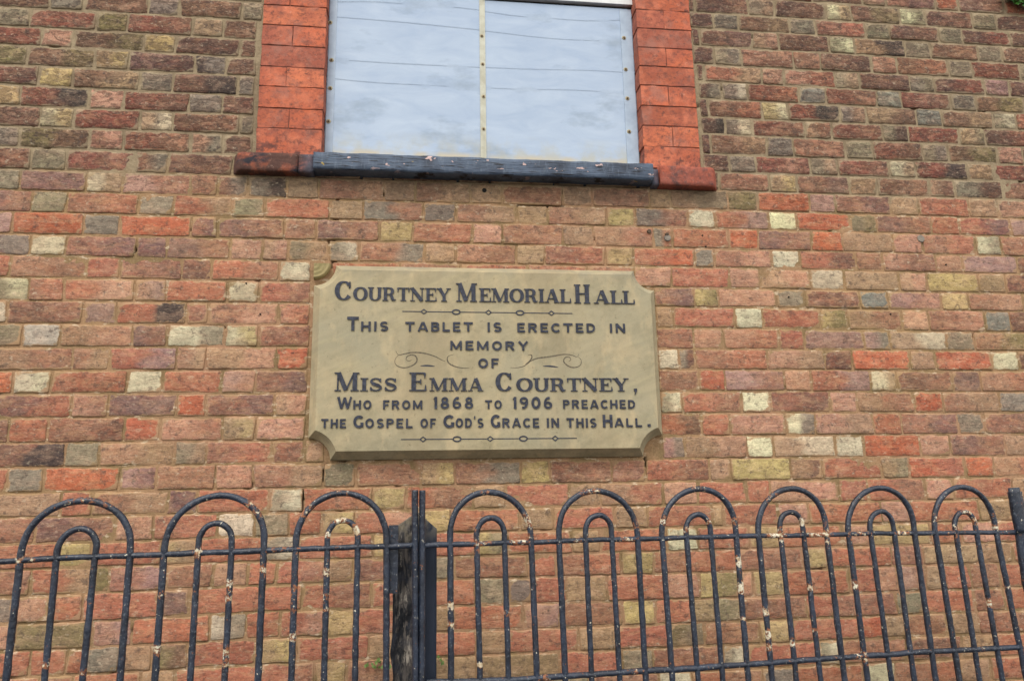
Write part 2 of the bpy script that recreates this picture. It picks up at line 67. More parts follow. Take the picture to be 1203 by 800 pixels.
WORDS=[('serif','C',-2972,-2450,6141,6148,639),('serif','OURTNEY',-2381,840,6134,6134,450),('serif','M',1011,1726,6136,6145,636),('serif','EMORIAL',1783,4933,6137,6143,469),('serif','H',5051,5615,6129,6137,664),('serif','ALL',5734,7175,6132,6127,459),('sans','T',-2560,-2190,5112,5115,457),('sans','HIS',-2108,-1227,5096,5103,320),('sans','TABLET',-672,1562,5099,5109,316),('sans','IS',2060,2533,5104,5108,324),('sans','ERECTED',3065,5738,5101,5108,313),('sans','IN',6257,6793,5106,5110,318),('sans','MEMORY',811,3421,4484,4477,304),('sans','OF',1737,2416,3881,3883,314),('serif','M',-2907,-2115,3124,3123,594),('serif','ISS',-2088,-895,3123,3121,415),('serif','E',-526,37,3120,3119,601),('serif','MMA',133,1899,3119,3116,420),('serif','C',2321,2857,3110,3109,615),('serif','OURTNEY',2999,6833,3106,3100,434),('serif',',',7003,7107,3094,3093,130),('sans','W',-2796,-2342,2536,2533,396),('sans','HO',-2289,-1725,2533,2531,287),('sans','FROM',-1347,-96,2529,2523,288),('sans','1868',260,1559,2535,2529,388),('sans','TO',1949,2496,2528,2525,279),('sans','1906',2861,4180,2523,2517,393),('sans','PREACHED',4552,7002,2521,2510,291),('sans','THE',-3281,-2513,1943,1937,283),('sans','G',-2273,-1953,1935,1933,393),('sans','OSPEL',-1899,-404,1932,1921,298),('sans','OF',-146,344,1925,1921,295),('sans','G',591,948,1919,1916,407),('sans',"OD'S",989,1888,1919,1912,308),('sans','G',2138,2445,1910,1908,421),('sans','RACE',2517,3726,1913,1904,305),('sans','IN',3992,4390,1902,1899,307),('sans','THIS',4647,5650,1897,1889,308),('sans','H',5881,6191,1896,1893,415),('sans','ALL',6273,7207,1904,1897,291),('sans','.',7410,7498,1904,1903,85)]
ORN={'l1':[[-77.9,577.8],[496.5,577.0]],'d1':[[-6.4,578.0],[209.6,578.2],[424.4,577.4]],'o1':[[101.1,578.1],[316.5,577.6]],'l2':[[-76.6,155.8],[497.8,154.5]],'d2':[[-6.2,155.9],[210.7,155.3],[425.2,154.9]],'o2':[[103.0,155.4],[319.5,154.8]]}
SCROLL=[[[-96.9,444.1],[-88.4,431.4],[-69.1,434.3],[-41.5,439.4],[-6.8,437.4],[28.0,427.6],[56.0,413.5],[64.4,410.7]],[[-88.4,430.0],[-97.9,417.9],[-99.0,403.8],[-89.3,393.2],[-68.6,388.4],[-44.5,394.8],[-28.8,408.9],[-30.3,424.5],[-42.8,431.6],[-58.0,427.3],[-63.4,417.3],[-55.1,410.3],[-45.4,414.6]],[[91.0,432.2],[75.5,427.8],[71.4,415.0],[80.4,400.8],[104.9,390.9],[129.4,387.4],[144.2,388.8]],[[281.4,389.8],[302.8,389.2],[328.0,395.7],[349.8,412.3],[375.2,421.8],[418.7,427.8],[462.5,435.2],[491.6,432.4],[507.4,426.7],[515.1,436.9]],[[511.8,426.7],[521.6,416.5],[519.6,400.5],[506.2,391.8],[486.5,391.7],[470.1,400.4],[461.8,412.0],[466.5,423.6],[479.7,426.5],[486.7,417.8],[479.2,411.3]],[[340.9,431.8],[351.0,433.3],[353.7,423.2],[344.8,411.6],[331.7,401.4]]]
DASH=[[[-16.9,394.8],[7.3,395.6],[30.3,393.5]],[[390.4,395.1],[417.8,394.5],[443.0,390.9]]]
SCREWS=[[204.3,1679.3],[206.5,1561.5],[208.5,1428.2],[207.3,1297.3],[-359.5,1700.5],[-350.0,1547.2],[-351.0,1433.9],[-352.9,1302.5],[759.8,1706.5],[760.0,1571.1],[760.6,1448.9],[760.4,1311.3]]
WIRES=[[[1.13,9.05],[3.74,9.04]],[[-0.84,8.7],[3.72,8.57]],[[-1.6,7.87],[3.78,7.88]],[[-0.55,7.46],[3.76,7.42]]]
HOOPS=[[[-916,-401],[-914,-146],[-797,-14],[-685,-142],[-684,-413]],[[-839,-403],[-840,-143],[-795,-78],[-759,-142],[-762,-406]],[[-611,-418],[-611,-142],[-492,-8],[-387,-138],[-386,-431]],[[-535,-423],[-536,-142],[-499,-73],[-461,-141],[-460,-428]],[[-311,-436],[-313,-140],[-205,-8],[-94,-141],[-90,-451]],[[-236,-441],[-238,-141],[-203,-74],[-165,-139],[-164,-446]],[[68,-461],[66,-140],[162,-12],[278,-143],[285,-461]],[[140,-462],[134,-142],[172,-77],[207,-142],[212,-467]],[[359,-466],[353,-143],[455,-14],[572,-143],[575,-470]],[[429,-471],[426,-141],[464,-78],[499,-142],[504,-476]],[[649,-500],[642,-143],[761,-14],[861,-144],[865,-514]],[[721,-505],[713,-143],[751,-83],[785,-144],[791,-509]],[[935,-519],[929,-145],[1046,-18],[1142,-149],[1153,-533]],[[1007,-524],[997,-147],[1034,-83],[1069,-148],[1080,-528]],[[1224,-538],[1213,-149],[1333,-21],[1431,-153],[1441,-552]],[[1299,-543],[1285,-149],[1327,-88],[1363,-151],[1372,-548]],[[1519,-558],[1502,-155],[1612,-23],[1714,-160],[1740,-509]],[[1586,-562],[1572,-156],[1609,-96],[1644,-157],[1663,-567]]]
RAIL_A=[[-1006,-147],[-955,-146],[-839,-142],[-759,-142],[-681,-142],[-612,-142],[-537,-141],[-461,-141],[-406,-141],[-314,-140],[-237,-140],[-165,-139],[-94,-141],[-25,-140]]
RAIL_B=[[-2,-141],[66,-141],[134,-142],[205,-141],[278,-143],[353,-142],[424,-141],[499,-142],[567,-143],[645,-144],[712,-143],[785,-144],[861,-144],[926,-145],[997,-147],[1069,-148],[1139,-149],[1213,-149],[1285,-149],[1361,-151],[1433,-153],[1502,-155],[1572,-156],[1644,-157],[1713,-159],[1798,-161]]
RAIL_C=[[5,-465],[131,-471],[233,-475],[288,-474],[354,-474],[429,-475],[498,-475],[579,-475],[650,-477],[720,-478],[789,-477],[861,-478],[934,-478],[1008,-478],[1080,-478],[1152,-478],[1226,-478],[1300,-480],[1377,-478],[1447,-480],[1512,-481],[1592,-483],[1662,-484],[1744,-486]]
CHIPS=[(-206,-76,22,1),(-166,-98,19,1),(-238,-108,13,0.8),(-389,-185,15,1),(-461,-214,15,1),(-461,-247,15,0.9),(-461,-366,13,0.8),(-235,-197,17,0.8),(-237,-253,26,0.5),(68,-291,13,1),(68,-334,13,0.9),(263,-88,26,0.9),(273,-123,13,0.7),(151,-10,17,0.5),(79,-36,17,0.4),(569,-103,17,0.6),(648,-98,19,0.9),(860,-104,15,0.6),(861,-213,22,0.8),(860,-281,22,1),(858,-362,13,0.9),(713,-123,11,0.6),(786,-102,13,0.8),(926,-346,17,1),(928,-406,19,1),(930,-438,13,0.8),(1005,-432,13,0.9),(1070,-109,19,0.9),(1075,-290,15,0.9),(1078,-403,8,0.7),(1220,-289,15,0.9),(1559,-107,13,0.8),(1617,-98,26,0.6),(1640,-124,17,0.7),(1700,-113,17,0.9),(1715,-146,15,0.9),(1654,-358,17,1),(1721,-318,8,0.8),(1743,-159,17,0.3),(1509,-111,19,0.6),(-836,-369,8,0.8),(-766,-393,6,0.6),(-610,-352,8,0.9),(-458,-391,8,0.9),(-311,-341,8,0.9),(143,-432,11,0.9),(-232,-283,8,0.7),(214,-315,8,0.7),(-550,-296,22,0.4),(-606,-236,19,0.4),(-309,-250,55,0.35),(-311,-200,22,0.3),(-740,-19,13,0.7),(-422,-30,13,0.8),(-407,-57,13,0.6),(145,-145,39,0.55),(246,-144,39,0.6),(538,-142,30,0.6),(407,-142,26,0.4),(979,-146,44,0.75),(1112,-150,57,0.7),(1249,-150,52,0.5),(1390,-151,30,0.7),(1563,-156,44,0.4),(-917,-146,8,0.9),(-888,-145,8,0.8),(-532,-143,8,0.9),(305,-475,22,0.5),(544,-478,30,0.4),(1208,-477,39,0.5),(1598,-482,22,0.4),(756,-16,26,0.4),(976,-36,30,0.4),(452,-15,35,0.5),(435,-21,17,0.5),(317,-41,17,0.4),(-291,-49,44,0.45),(-206,-9,26,0.3),(-797,-14,66,0.35),(-347,-139,55,0.35)]
CAM_R=[[0.9929905, -0.006525, -0.1180141], [-0.0170343, 0.9801505, -0.1975216], [0.1169604, 0.1981474, 0.973169]]
CAM_D=2.42393
CAM_LENS=25.5462

EYE = 1.5
SC = bpy.context.scene
COL = SC.collection
rnd = random.Random(11)
def P3(X, Y, Z=0.0): return (X, -Z, Y + EYE)

# ---------------- camera
cam = bpy.data.cameras.new('camera'); co = bpy.data.objects.new('camera', cam); COL.objects.link(co)
M = Matrix(((1, 0, 0), (0, 0, -1), (0, 1, 0)))
rot = M @ Matrix(CAM_R)
co.matrix_world = Matrix.Translation(P3(0, 0, CAM_D)) @ rot.to_4x4()
cam.lens = CAM_LENS; cam.sensor_width = 36; cam.clip_start = .05; cam.clip_end = 2000
cam.dof.use_dof = True; cam.dof.focus_distance = 2.45; cam.dof.aperture_fstop = 9
SC.camera = co
# ---------------- world and sun: bright overcast day
SUN_EL, SUN_AZ = math.radians(52), math.radians(200)
w = bpy.data.worlds.new("World"); SC.world = w; w.use_nodes = True
nt = w.node_tree; nt.nodes.clear()
N = nt.nodes.new; LK = nt.links.new
out = N('ShaderNodeOutputWorld'); bg = N('ShaderNodeBackground'); sky = N('ShaderNodeTexSky')
sky.sky_type = 'NISHITA'; sky.sun_disc = False; sky.sun_elevation = SUN_EL; sky.sun_rotation = SUN_AZ
tc = N('ShaderNodeTexCoord'); mp = N('ShaderNodeMapping'); mp.inputs['Scale'].default_value = (1, 1, 2.6)
nz = N('ShaderNodeTexNoise'); nz.inputs['Scale'].default_value = 1.6; nz.inputs['Detail'].default_value = 3
rp = N('ShaderNodeValToRGB'); rp.color_ramp.elements[0].position = .38; rp.color_ramp.elements[1].position = .62
rp.color_ramp.elements[0].color = (.82, .82, .82, 1); rp.color_ramp.elements[1].color = (.95, .95, .95, 1)
mx = N('ShaderNodeMixRGB'); mx.inputs[2].default_value = (9.3, 9.0, 8.4, 1)
LK(tc.outputs['Generated'], mp.inputs['Vector']); LK(mp.outputs[0], nz.inputs['Vector']); LK(nz.outputs[0], rp.inputs[0])
LK(rp.outputs[0], mx.inputs[0]); LK(sky.outputs[0], mx.inputs[1]); LK(mx.outputs[0], bg.inputs[0]); bg.inputs[1].default_value = .12
LK(bg.outputs[0], out.inputs[0])
sl = bpy.data.lights.new('sun', 'SUN'); so = bpy.data.objects.new('sun', sl); COL.objects.link(so)
sl.energy = 1.1; sl.angle = math.radians(22); sl.color = (1, .95, .88)
sdir = Vector((-.34, -.80, 1.15)).normalized()      # towards the sun: in front of the wall, a little to the left, high
so.rotation_euler = sdir.to_track_quat('Z', 'Y').to_euler()
sky.sun_elevation = math.asin(sdir.z); sky.sun_rotation = math.atan2(sdir.x, sdir.y)
SC.view_settings.view_transform = 'Standard'; SC.view_settings.look = 'None'; SC.view_settings.exposure = 0.88; SC.view_settings.gamma = 1

# ---------------- helpers
def lin(c):
    return tuple((v/255/12.92 if v/255 <= .04045 else ((v/255+.055)/1.055)**2.4) for v in c)
def link(name, verts, faces, mat, parent=None, smooth=False, cols=None, kind=None, mats=None):
    me = bpy.data.meshes.new(name); me.from_pydata(verts, [], faces)
    if cols:
        a = me.color_attributes.new('bc', 'FLOAT_COLOR', 'POINT')
        a.data.foreach_set('color', [x for c in cols for x in c])
    if smooth: me.polygons.foreach_set('use_smooth', [True]*len(faces))
    me.materials.append(mat); me.update()
    o = bpy.data.objects.new(name, me); COL.objects.link(o)
    if parent: o.parent = parent
    if kind: o['kind'] = kind
    return o
def bmlink(name, bm, mat, parent=None, smooth=False):
    me = bpy.data.meshes.new(name); bmesh.ops.recalc_face_normals(bm, faces=bm.faces); bm.to_mesh(me); bm.free(); me.materials.append(mat)
    if smooth: me.polygons.foreach_set('use_smooth', [True]*len(me.polygons))
    o = bpy.data.objects.new(name, me); COL.objects.link(o)
    if parent: o.parent = parent
    return o
def empty(name, loc=(0, 0, 0)):
    o = bpy.data.objects.new(name, None); COL.objects.link(o); o.location = loc; return o
def tag(o, label, cat, group=None):
    o['label'] = label; o['category'] = cat
    if group: o['group'] = group
    return o
class Mat:
    def __init__(s, name, rough=.85):
        s.m = bpy.data.materials.new(name); s.m.use_nodes = True; s.t = s.m.node_tree
        s.b = s.t.nodes['Principled BSDF']; s.b.inputs['Roughness'].default_value = rough
        s.b.inputs['Specular IOR Level'].default_value = .3
        s.pos = s.t.nodes.new('ShaderNodeNewGeometry').outputs['Position']; s.last = None
    def n(s, t): return s.t.nodes.new(t)
    def set(s, sock, v):
        if hasattr(v, 'links') or isinstance(v, bpy.types.NodeSocket): s.t.links.new(v, sock)
        elif isinstance(v, tuple) and len(v) == 3 and sock.type == 'RGBA': sock.default_value = (*v, 1)
        else: sock.default_value = v
    def noise(s, scale=10, detail=4, rough=.55, stretch=(1, 1, 1), off=(0, 0, 0), vec=None, dist=0):
        mp = s.n('ShaderNodeMapping'); mp.inputs['Scale'].default_value = stretch; mp.inputs['Location'].default_value = off
        s.set(mp.inputs[0], vec or s.pos); q = s.n('ShaderNodeTexNoise')
        q.inputs['Scale'].default_value = scale; q.inputs['Detail'].default_value = detail; q.inputs['Roughness'].default_value = rough
        q.inputs['Distortion'].default_value = dist
        s.set(q.inputs['Vector'], mp.outputs[0]); return q.outputs[0]
    def vor(s, scale, stretch=(1, 1, 1)):
        mp = s.n('ShaderNodeMapping'); mp.inputs['Scale'].default_value = stretch; s.set(mp.inputs[0], s.pos)
        q = s.n('ShaderNodeTexVoronoi'); q.inputs['Scale'].default_value = scale; s.set(q.inputs['Vector'], mp.outputs[0]); return q.outputs['Distance']
    def ramp(s, v, a, b, lo=0., hi=1.):
        q = s.n('ShaderNodeMapRange'); s.set(q.inputs[0], v)
        for i, x in enumerate((a, b, lo, hi)): q.inputs[i+1].default_value = x
        return q.outputs[0]
    def math(s, op, a, b=0.):
        q = s.n('ShaderNodeMath'); q.operation = op; s.set(q.inputs[0], a); s.set(q.inputs[1], b); return q.outputs[0]
    def mix(s, f, a, b, mode='MIX'):
        q = s.n('ShaderNodeMixRGB'); q.blend_type = mode; s.set(q.inputs[0], f); s.set(q.inputs[1], a); s.set(q.inputs[2], b); return q.outputs[0]
    def attr(s, name):
        q = s.n('ShaderNodeAttribute'); q.attribute_name = name; return q.outputs['Color'], q.outputs['Alpha']
    def xyz(s, v=None):
        q = s.n('ShaderNodeSeparateXYZ'); s.set(q.inputs[0], v or s.pos); return q.outputs
    def bump(s, h, strength=.5, dist=.002):
        q = s.n('ShaderNodeBump'); q.inputs['Strength'].default_value = strength; q.inputs['Distance'].default_value = dist
        s.set(q.inputs['Height'], h)
        if s.last: s.set(q.inputs['Normal'], s.last)
        s.last = q.outputs[0]; s.set(s.b.inputs['Normal'], s.last)
    def color(s, v): s.set(s.b.inputs['Base Color'], v)

# ---------------- palette of the bricks (as fired and stained)
K = .99
PAL = {'r': (192, 108, 78), 'R': (182, 117, 92), 'm': (160, 116, 94), 'b': (128, 94, 78), 'd': (106, 78, 70), 'p': (136, 104, 96),
       'v': (174, 138, 126), 'k': (198, 150, 124), 'w': (218, 204, 172), 'W': (190, 180, 166), 'y': (198, 172, 120), 't': (176, 144, 112),
       'g': (150, 138, 112), 'G': (142, 130, 114), 'o': (138, 124, 86), 'c': (226, 218, 178), 'x': (78, 68, 64), 'e': (142, 84, 70), 'B': (142, 142, 128)}
PAL = {k: tuple(x*K for x in lin(v)) for k, v in PAL.items()}

# ---------------- materials
def mortar_col(m):
    X, Y, Z = m.xyz()
    up = m.ramp(m.math('ADD', Z, m.ramp(m.noise(6, 3), 0, 1, -.12, .12)), 2.50, 2.60)
    big = m.ramp(m.noise(2.2, 4), .35, .65)
    lowc = m.mix(big, lin((158, 130, 94)), lin((164, 128, 102)))
    lo2 = m.mix(m.ramp(m.noise(9, 5), .45, .62), lowc, lin((134, 112, 80)))
    lo2 = m.mix(m.ramp(m.noise(12, 6, .65, off=(5, 2, 2)), .50, .60, 0, .35), lo2, lin((170, 134, 106)))
    lo3 = m.mix(m.ramp(m.noise(22, 6, .7, (1, 1, 2.5)), .56, .64), lo2, lin((196, 176, 150)))
    upc = m.mix(m.ramp(m.noise(14, 5), .35, .65), lin((160, 144, 118)), lin((132, 116, 94)))
    c = m.mix(up, lo3, upc)
    return m.mix(m.ramp(m.noise(160, 4, .7), .35, .7), c, (.42, .36, .28), 'MULTIPLY'), c
def make_mortar():
    m = Mat('mortar', .95)
    _, c = mortar_col(m)
    g = m.noise(170, 5, .7)
    c = m.mix(m.ramp(g, .3, .7, .75, 0), c, m.mix(1., c, (.55, .52, .48), 'MULTIPLY'))
    a, al = m.attr('bc')
    c = m.mix(al, c, (.015, .012, .01))
    m.color(c); m.bump(g, .7, .0025); m.bump(m.noise(40, 5), .6, .004); return m.m
def make_brick(name='brick', smear=1.0, crease=1.0):
    m = Mat(name, .9)
    base, edge = m.attr('bc')
    X, Y, Z = m.xyz()
    _, mc = mortar_col(m)
    upz = m.ramp(Z, 2.45, 2.65, .38, 1.)
    lowz = m.ramp(Z, 2.45, 2.65, .85, 1.)
    sep = m.n('ShaderNodeSeparateColor'); m.set(sep.inputs[0], base)
    clay = m.ramp(m.math('DIVIDE', sep.outputs[1], sep.outputs[0]), .50, .68, 1, .12)   # red clay bodies, not the pale gault ones
    blot = m.noise(13, 6, .62, (1, 1, 1.5), dist=.4)
    c = m.mix(m.math('MULTIPLY', m.ramp(blot, .40, .62, .0, .6), lowz), base, m.mix(1., base, (.62, .60, .60), 'MULTIPLY'))
    c = m.mix(m.ramp(m.noise(10, 6, .65, (1, 1, 2), (3, 1, 7)), .50, .66, 0, .55), c, m.mix(.5, base, lin((216, 176, 146))))
    # the clay body shows redder and sandier patches whatever the face colour
    c = m.mix(m.math('MULTIPLY', clay, m.ramp(m.noise(19, 6, .7, (1, 1, 2.0), (2, 6, 1), dist=.5), .48, .58, 0, .24)), c, m.mix(m.ramp(Z, 2.45, 2.65), lin((192, 112, 80)), lin((150, 86, 64))))
    c = m.mix(m.math('MULTIPLY', clay, m.ramp(m.noise(17, 6, .7, (1, 1, 2.4), (8, 6, 3), dist=.5), .49, .59, 0, .38)), c, m.mix(m.ramp(Z, 2.45, 2.65), lin((192, 150, 112)), lin((154, 120, 90))))
    # delaminated crust: sharp edged darker skin over the body, strongest on the sooty upper bricks
    cr = m.noise(20, 8, .68, (1, 1, 2.2), (7, 3, 1), dist=.7)
    crust = m.math('MULTIPLY', m.ramp(cr, .50, .53), upz)
    c = m.mix(m.math('MULTIPLY', crust, .60), c, m.mix(.30, m.mix(1., c, (.46, .44, .46), 'MULTIPLY'), lin((90, 68, 58))))
    rim = m.math('MULTIPLY', m.math('MULTIPLY', m.ramp(cr, .485, .50), m.ramp(cr, .525, .505)), upz)
    c = m.mix(m.math('MULTIPLY', rim, .6), c, lin((48, 38, 36)))
    # drag marks of the mould: thin streaks lying along the brick
    st = m.noise(24, 6, .7, (1, 1, 5.5), (5, 5, 5), dist=.9)
    c = m.mix(m.ramp(st, .57, .66, 0, .6*crease), c, m.mix(.5, base, lin((214, 184, 154))))
    c = m.mix(m.math('MULTIPLY', m.ramp(st, .43, .35, 0, .85*crease), lowz), c, m.mix(1., base, (.30, .26, .27), 'MULTIPLY'))
    # soot, lime bloom and lichen
    c = m.mix(m.math('MULTIPLY', m.ramp(m.noise(34, 7, .75, (1, 1, 1), (9, 2, 4)), .54, .62, 0, .75), lowz), c, lin((80, 66, 60)))
    c = m.mix(m.ramp(m.noise(46, 6, .75, (1, 1, 1.3), (1, 8, 2)), .58, .66, 0, .5), c, lin((204, 188, 162)))
    c = m.mix(m.math('MULTIPLY', m.ramp(m.noise(95, 5, .75, (1, 1, 1.8), (4, 4, 2)), .38, .56, .55, 0), lowz), c, m.mix(1., c, (.48, .48, .50), 'MULTIPLY'))
    c = m.mix(m.ramp(m.noise(80, 5, .75, (1, 1, 2.6), (1, 4, 8)), .54, .64, 0, .42), c, m.mix(.5, c, lin((222, 188, 160))))
    gr = m.noise(260, 5, .8)
    c = m.mix(m.ramp(gr, .36, .62, .5, 0), c, m.mix(1., c, (.52, .52, .54), 'MULTIPLY'))
    pit = m.vor(130)
    pm = m.math('MULTIPLY', m.ramp(pit, .16, .08), m.ramp(m.noise(25, 2), .52, .6))
    c = m.mix(pm, c, (.03, .02, .018))
    under = m.math('MULTIPLY', m.math('MULTIPLY', m.ramp(Z, 2.44, 2.53), m.math('MULTIPLY', m.ramp(X, -.72, -.58), m.ramp(X, 1.16, 1.02))), m.ramp(m.noise(9, 6, .7, off=(6, 6, 6)), .42, .6, .1, .5))  # soft contact shade below the window sill, painted into the brick colour
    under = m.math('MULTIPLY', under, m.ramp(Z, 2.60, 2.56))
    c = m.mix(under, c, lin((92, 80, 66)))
    # mortar smeared over the arrises
    up = m.ramp(Z, 2.45, 2.65, 1., .8)
    sm = m.math('SUBTRACT', m.math('MULTIPLY', edge, m.ramp(m.noise(4, 3), .38, .62, .54, .80)), m.math('MULTIPLY', m.noise(34, 5, .65, (1, 1, 1.4)), 1.0))
    sm = m.ramp(m.math('ADD', sm, m.ramp(m.noise(5, 2), .3, .7, -.08, .12)), .02, .14, 0, .9*smear)
    sm = m.math('MULTIPLY', sm, up)
    c = m.mix(sm, c, mc)
    m.color(c)
    m.bump(m.noise(16, 4, .5, (1, 1, 1.6)), .25, .006); m.bump(m.math('MULTIPLY', crust, 1.), .6, .0022)
    m.bump(m.math('MULTIPLY', st, lowz), .36*crease, .0035); m.bump(gr, .35, .0012); m.bump(m.ramp(pm, 0, 1, 1, 0), .6, .0015)
    return m.m
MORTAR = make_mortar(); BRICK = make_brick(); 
def make_rubbed():
    m = Mat('red_rubbed_brick', .85)
    base, edge = m.attr('bc')
    c = m.mix(m.ramp(m.noise(14, 7, .65), .42, .60, 0, .6), base, lin((152, 84, 68)))
    c = m.mix(m.ramp(m.noise(20, 6, .7, off=(4, 4, 4)), .52, .64, 0, .6), c, lin((112, 74, 66)))
    c = m.mix(m.ramp(m.noise(70, 6, .75, (1, 1, 1.5)), .50, .60, 0, .7), c, lin((118, 70, 58)))
    c = m.mix(m.ramp(m.noise(45, 6, .75, off=(5, 1, 1)), .58, .64, 0, .75), c, lin((84, 58, 54)))
    c = m.mix(m.ramp(m.noise(11, 5, .7, off=(9, 9, 9)), .50, .64, 0, .6), c, lin((206, 122, 92)))
    c = m.mix(m.ramp(m.noise(9, 6, .7, off=(1, 4, 9)), .52, .66, 0, .6), c, lin((160, 112, 98)))
    c = m.mix(m.ramp(m.noise(26, 5, .7, off=(8, 4, 1)), .62, .7, 0, .4), c, lin((206, 150, 128)))
    X, Y, Z = m.xyz()
    low = m.math('MULTIPLY', m.ramp(Z, 2.80, 2.66, 0, .75), m.ramp(m.noise(32, 5, .7, off=(2, 7, 3)), .5, .6))
    c = m.mix(low, c, lin((70, 52, 52)))
    gr = m.noise(260, 4, .7)
    c = m.mix(m.ramp(gr, .3, .7, .35, 0), c, m.mix(1., c, (.55, .5, .5), 'MULTIPLY'))
    c = m.mix(m.ramp(m.math('ADD', edge, m.ramp(m.noise(60, 4), 0, 1, -.5, .5)), .75, 1.1, 0, .55), c, lin((112, 66, 56)))
    m.color(c); m.bump(gr, .35, .001); m.bump(m.noise(30, 5), .4, .003); return m.m
RUBBED = make_rubbed()
def make_jointred():
    m = Mat('red_putty_joint', .9); m.color(m.mix(m.noise(60, 4), lin((124, 76, 62)), lin((90, 58, 50)))); return m.m
JOINT = make_jointred()
def make_stone():
    m = Mat('sandstone', .8)
    rotn = m.n('ShaderNodeMapping'); rotn.inputs['Rotation'].default_value = (0, math.radians(24), 0); m.set(rotn.inputs[0], m.pos)
    v = rotn.outputs[0]
    bed = m.noise(5, 6, .6, (1, 1, 6), vec=v, dist=.5)
    c = m.mix(m.ramp(bed, .35, .65), lin((152, 142, 115)), lin((168, 155, 126)))
    c = m.mix(m.ramp(m.noise(7, 5, .6, (1, 1, 9), (3, 3, 3), vec=v), .55, .68, 0, .5), c, lin((172, 160, 126)))
    c = m.mix(m.ramp(m.noise(3, 5), .45, .65, 0, .6), c, lin((146, 142, 122)))
    c = m.mix(m.ramp(m.noise(8, 6, .7, off=(2, 2, 8)), .52, .68, 0, .5), c, lin((126, 118, 94)))
    c = m.mix(m.ramp(m.noise(6, 6, .7, off=(7, 2, 3)), .54, .68, 0, .5), c, lin((178, 160, 128)))
    X, Y, Z = m.xyz()
    low = m.math('MULTIPLY', m.ramp(Z, 1.70, 1.60), m.ramp(m.noise(18, 5, .7), .42, .62)); hi = m.math('MULTIPLY', m.ramp(Z, 2.19, 2.24), m.ramp(m.noise(14, 5, .7), .40, .6))
    c = m.mix(m.math('MULTIPLY', low, .5), c, lin((112, 104, 82))); c = m.mix(m.math('MULTIPLY', hi, .45), c, lin((122, 120, 112)))
    c = m.mix(m.ramp(m.noise(50, 6, .7), .58, .75, 0, .45), c, lin((120, 110, 82)))
    gr = m.noise(330, 4, .7)
    c = m.mix(m.ramp(gr, .3, .7, .25, 0), c, m.mix(1., c, (.62, .6, .55), 'MULTIPLY'))
    c = m.mix(m.ramp(m.noise(16, 6, .7, (1, 1, .5), (4, 9, 2)), .52, .66, 0, .4), c, lin((190, 170, 134)))
    c = m.mix(m.ramp(m.noise(4.5, 6, .65, (1, 1, .35), (1, 5, 6)), .54, .68, 0, .45), c, lin((136, 122, 96)))
    c = m.mix(m.ramp(m.noise(70, 5, .7, off=(5, 5, 1)), .62, .70, 0, .6), c, lin((110, 100, 78)))
    m.color(c); m.bump(gr, .3, .0008); m.bump(m.noise(25, 5), .4, .002); return m.m
STONE = make_stone()
def make_lead():
    m = Mat('dark_lead_lettering', .45); m.color(m.mix(m.ramp(m.noise(120, 4), .4, .7), lin((34, 37, 50)), lin((58, 62, 76)))); m.bump(m.noise(90, 3), .3, .001); return m.m
LEAD = make_lead()
def make_scratch():
    m = Mat('worn_incised_line', .8); m.color(m.mix(m.ramp(m.noise(200, 3), .35, .65), lin((70, 66, 60)), lin((110, 100, 82)))); return m.m
FINE = make_scratch()
def make_sheet():
    m = Mat('dull_metal_sheet', .2)
    st = m.noise(6, 6, .6, (1, 1, 3), dist=.6)
    X, Y, Z = m.xyz()
    dirt = m.ramp(m.math('ADD', m.noise(3.4, 5, .6, (1, 1, 2.0), (2, 0, 5)), m.ramp(Z, 2.70, 2.92, .075, 0)), .56, .68)
    c = m.mix(m.ramp(st, .3, .7), lin((142, 158, 180)), lin((158, 172, 190)))
    c = m.mix(m.math('MULTIPLY', dirt, .42), c, lin((104, 116, 126)))
    X, Y, Z = m.xyz()
    foot = m.math('MULTIPLY', m.ramp(Z, 2.78, 2.69), m.ramp(m.noise(14, 5, .6), .4, .6))
    c = m.mix(m.math('MULTIPLY', foot, .7), c, lin((158, 156, 140)))
    foot2 = m.math('MULTIPLY', m.ramp(Z, 2.705, 2.69), m.ramp(m.noise(10, 3, .6), .35, .6))
    c = m.mix(foot2, c, lin((166, 160, 146)))
    m.color(c); m.b.inputs['Metallic'].default_value = .38
    m.set(m.b.inputs['Roughness'], m.ramp(dirt, 0, 1, .012, .25)); m.b.inputs['Specular IOR Level'].default_value = .5
    m.bump(m.noise(2.5, 1), .04, .002); return m.m
SHEET = make_sheet()
def simple(name, ca, cb, rough=.6, scale=40, bumpd=.001, stretch=(1, 1, 1)):
    m = Mat(name, rough); n = m.noise(scale, 5, .6, stretch); m.color(m.mix(m.ramp(n, .35, .65), lin(ca), lin(cb))); m.bump(n, .5, bumpd); return m.m
STRIP = simple('off_white_strip', (186, 186, 172), (166, 164, 148), .6, 30)
RIMS = simple('pale_blue_margin', (168, 184, 202), (150, 166, 186), .4, 20)
WHITE = simple('white_painted_wood', (214, 216, 218), (196, 198, 200), .45, 20)
SCREW = simple('rusty_screw', (52, 46, 42), (96, 74, 52), .6, 300)
RUSTRING = simple('rust_stain_washer', (176, 164, 132), (150, 140, 116), .7, 200)
DARK = simple('dark_cavity', (20, 18, 18), (30, 26, 24), .9)
WOODDARK = None
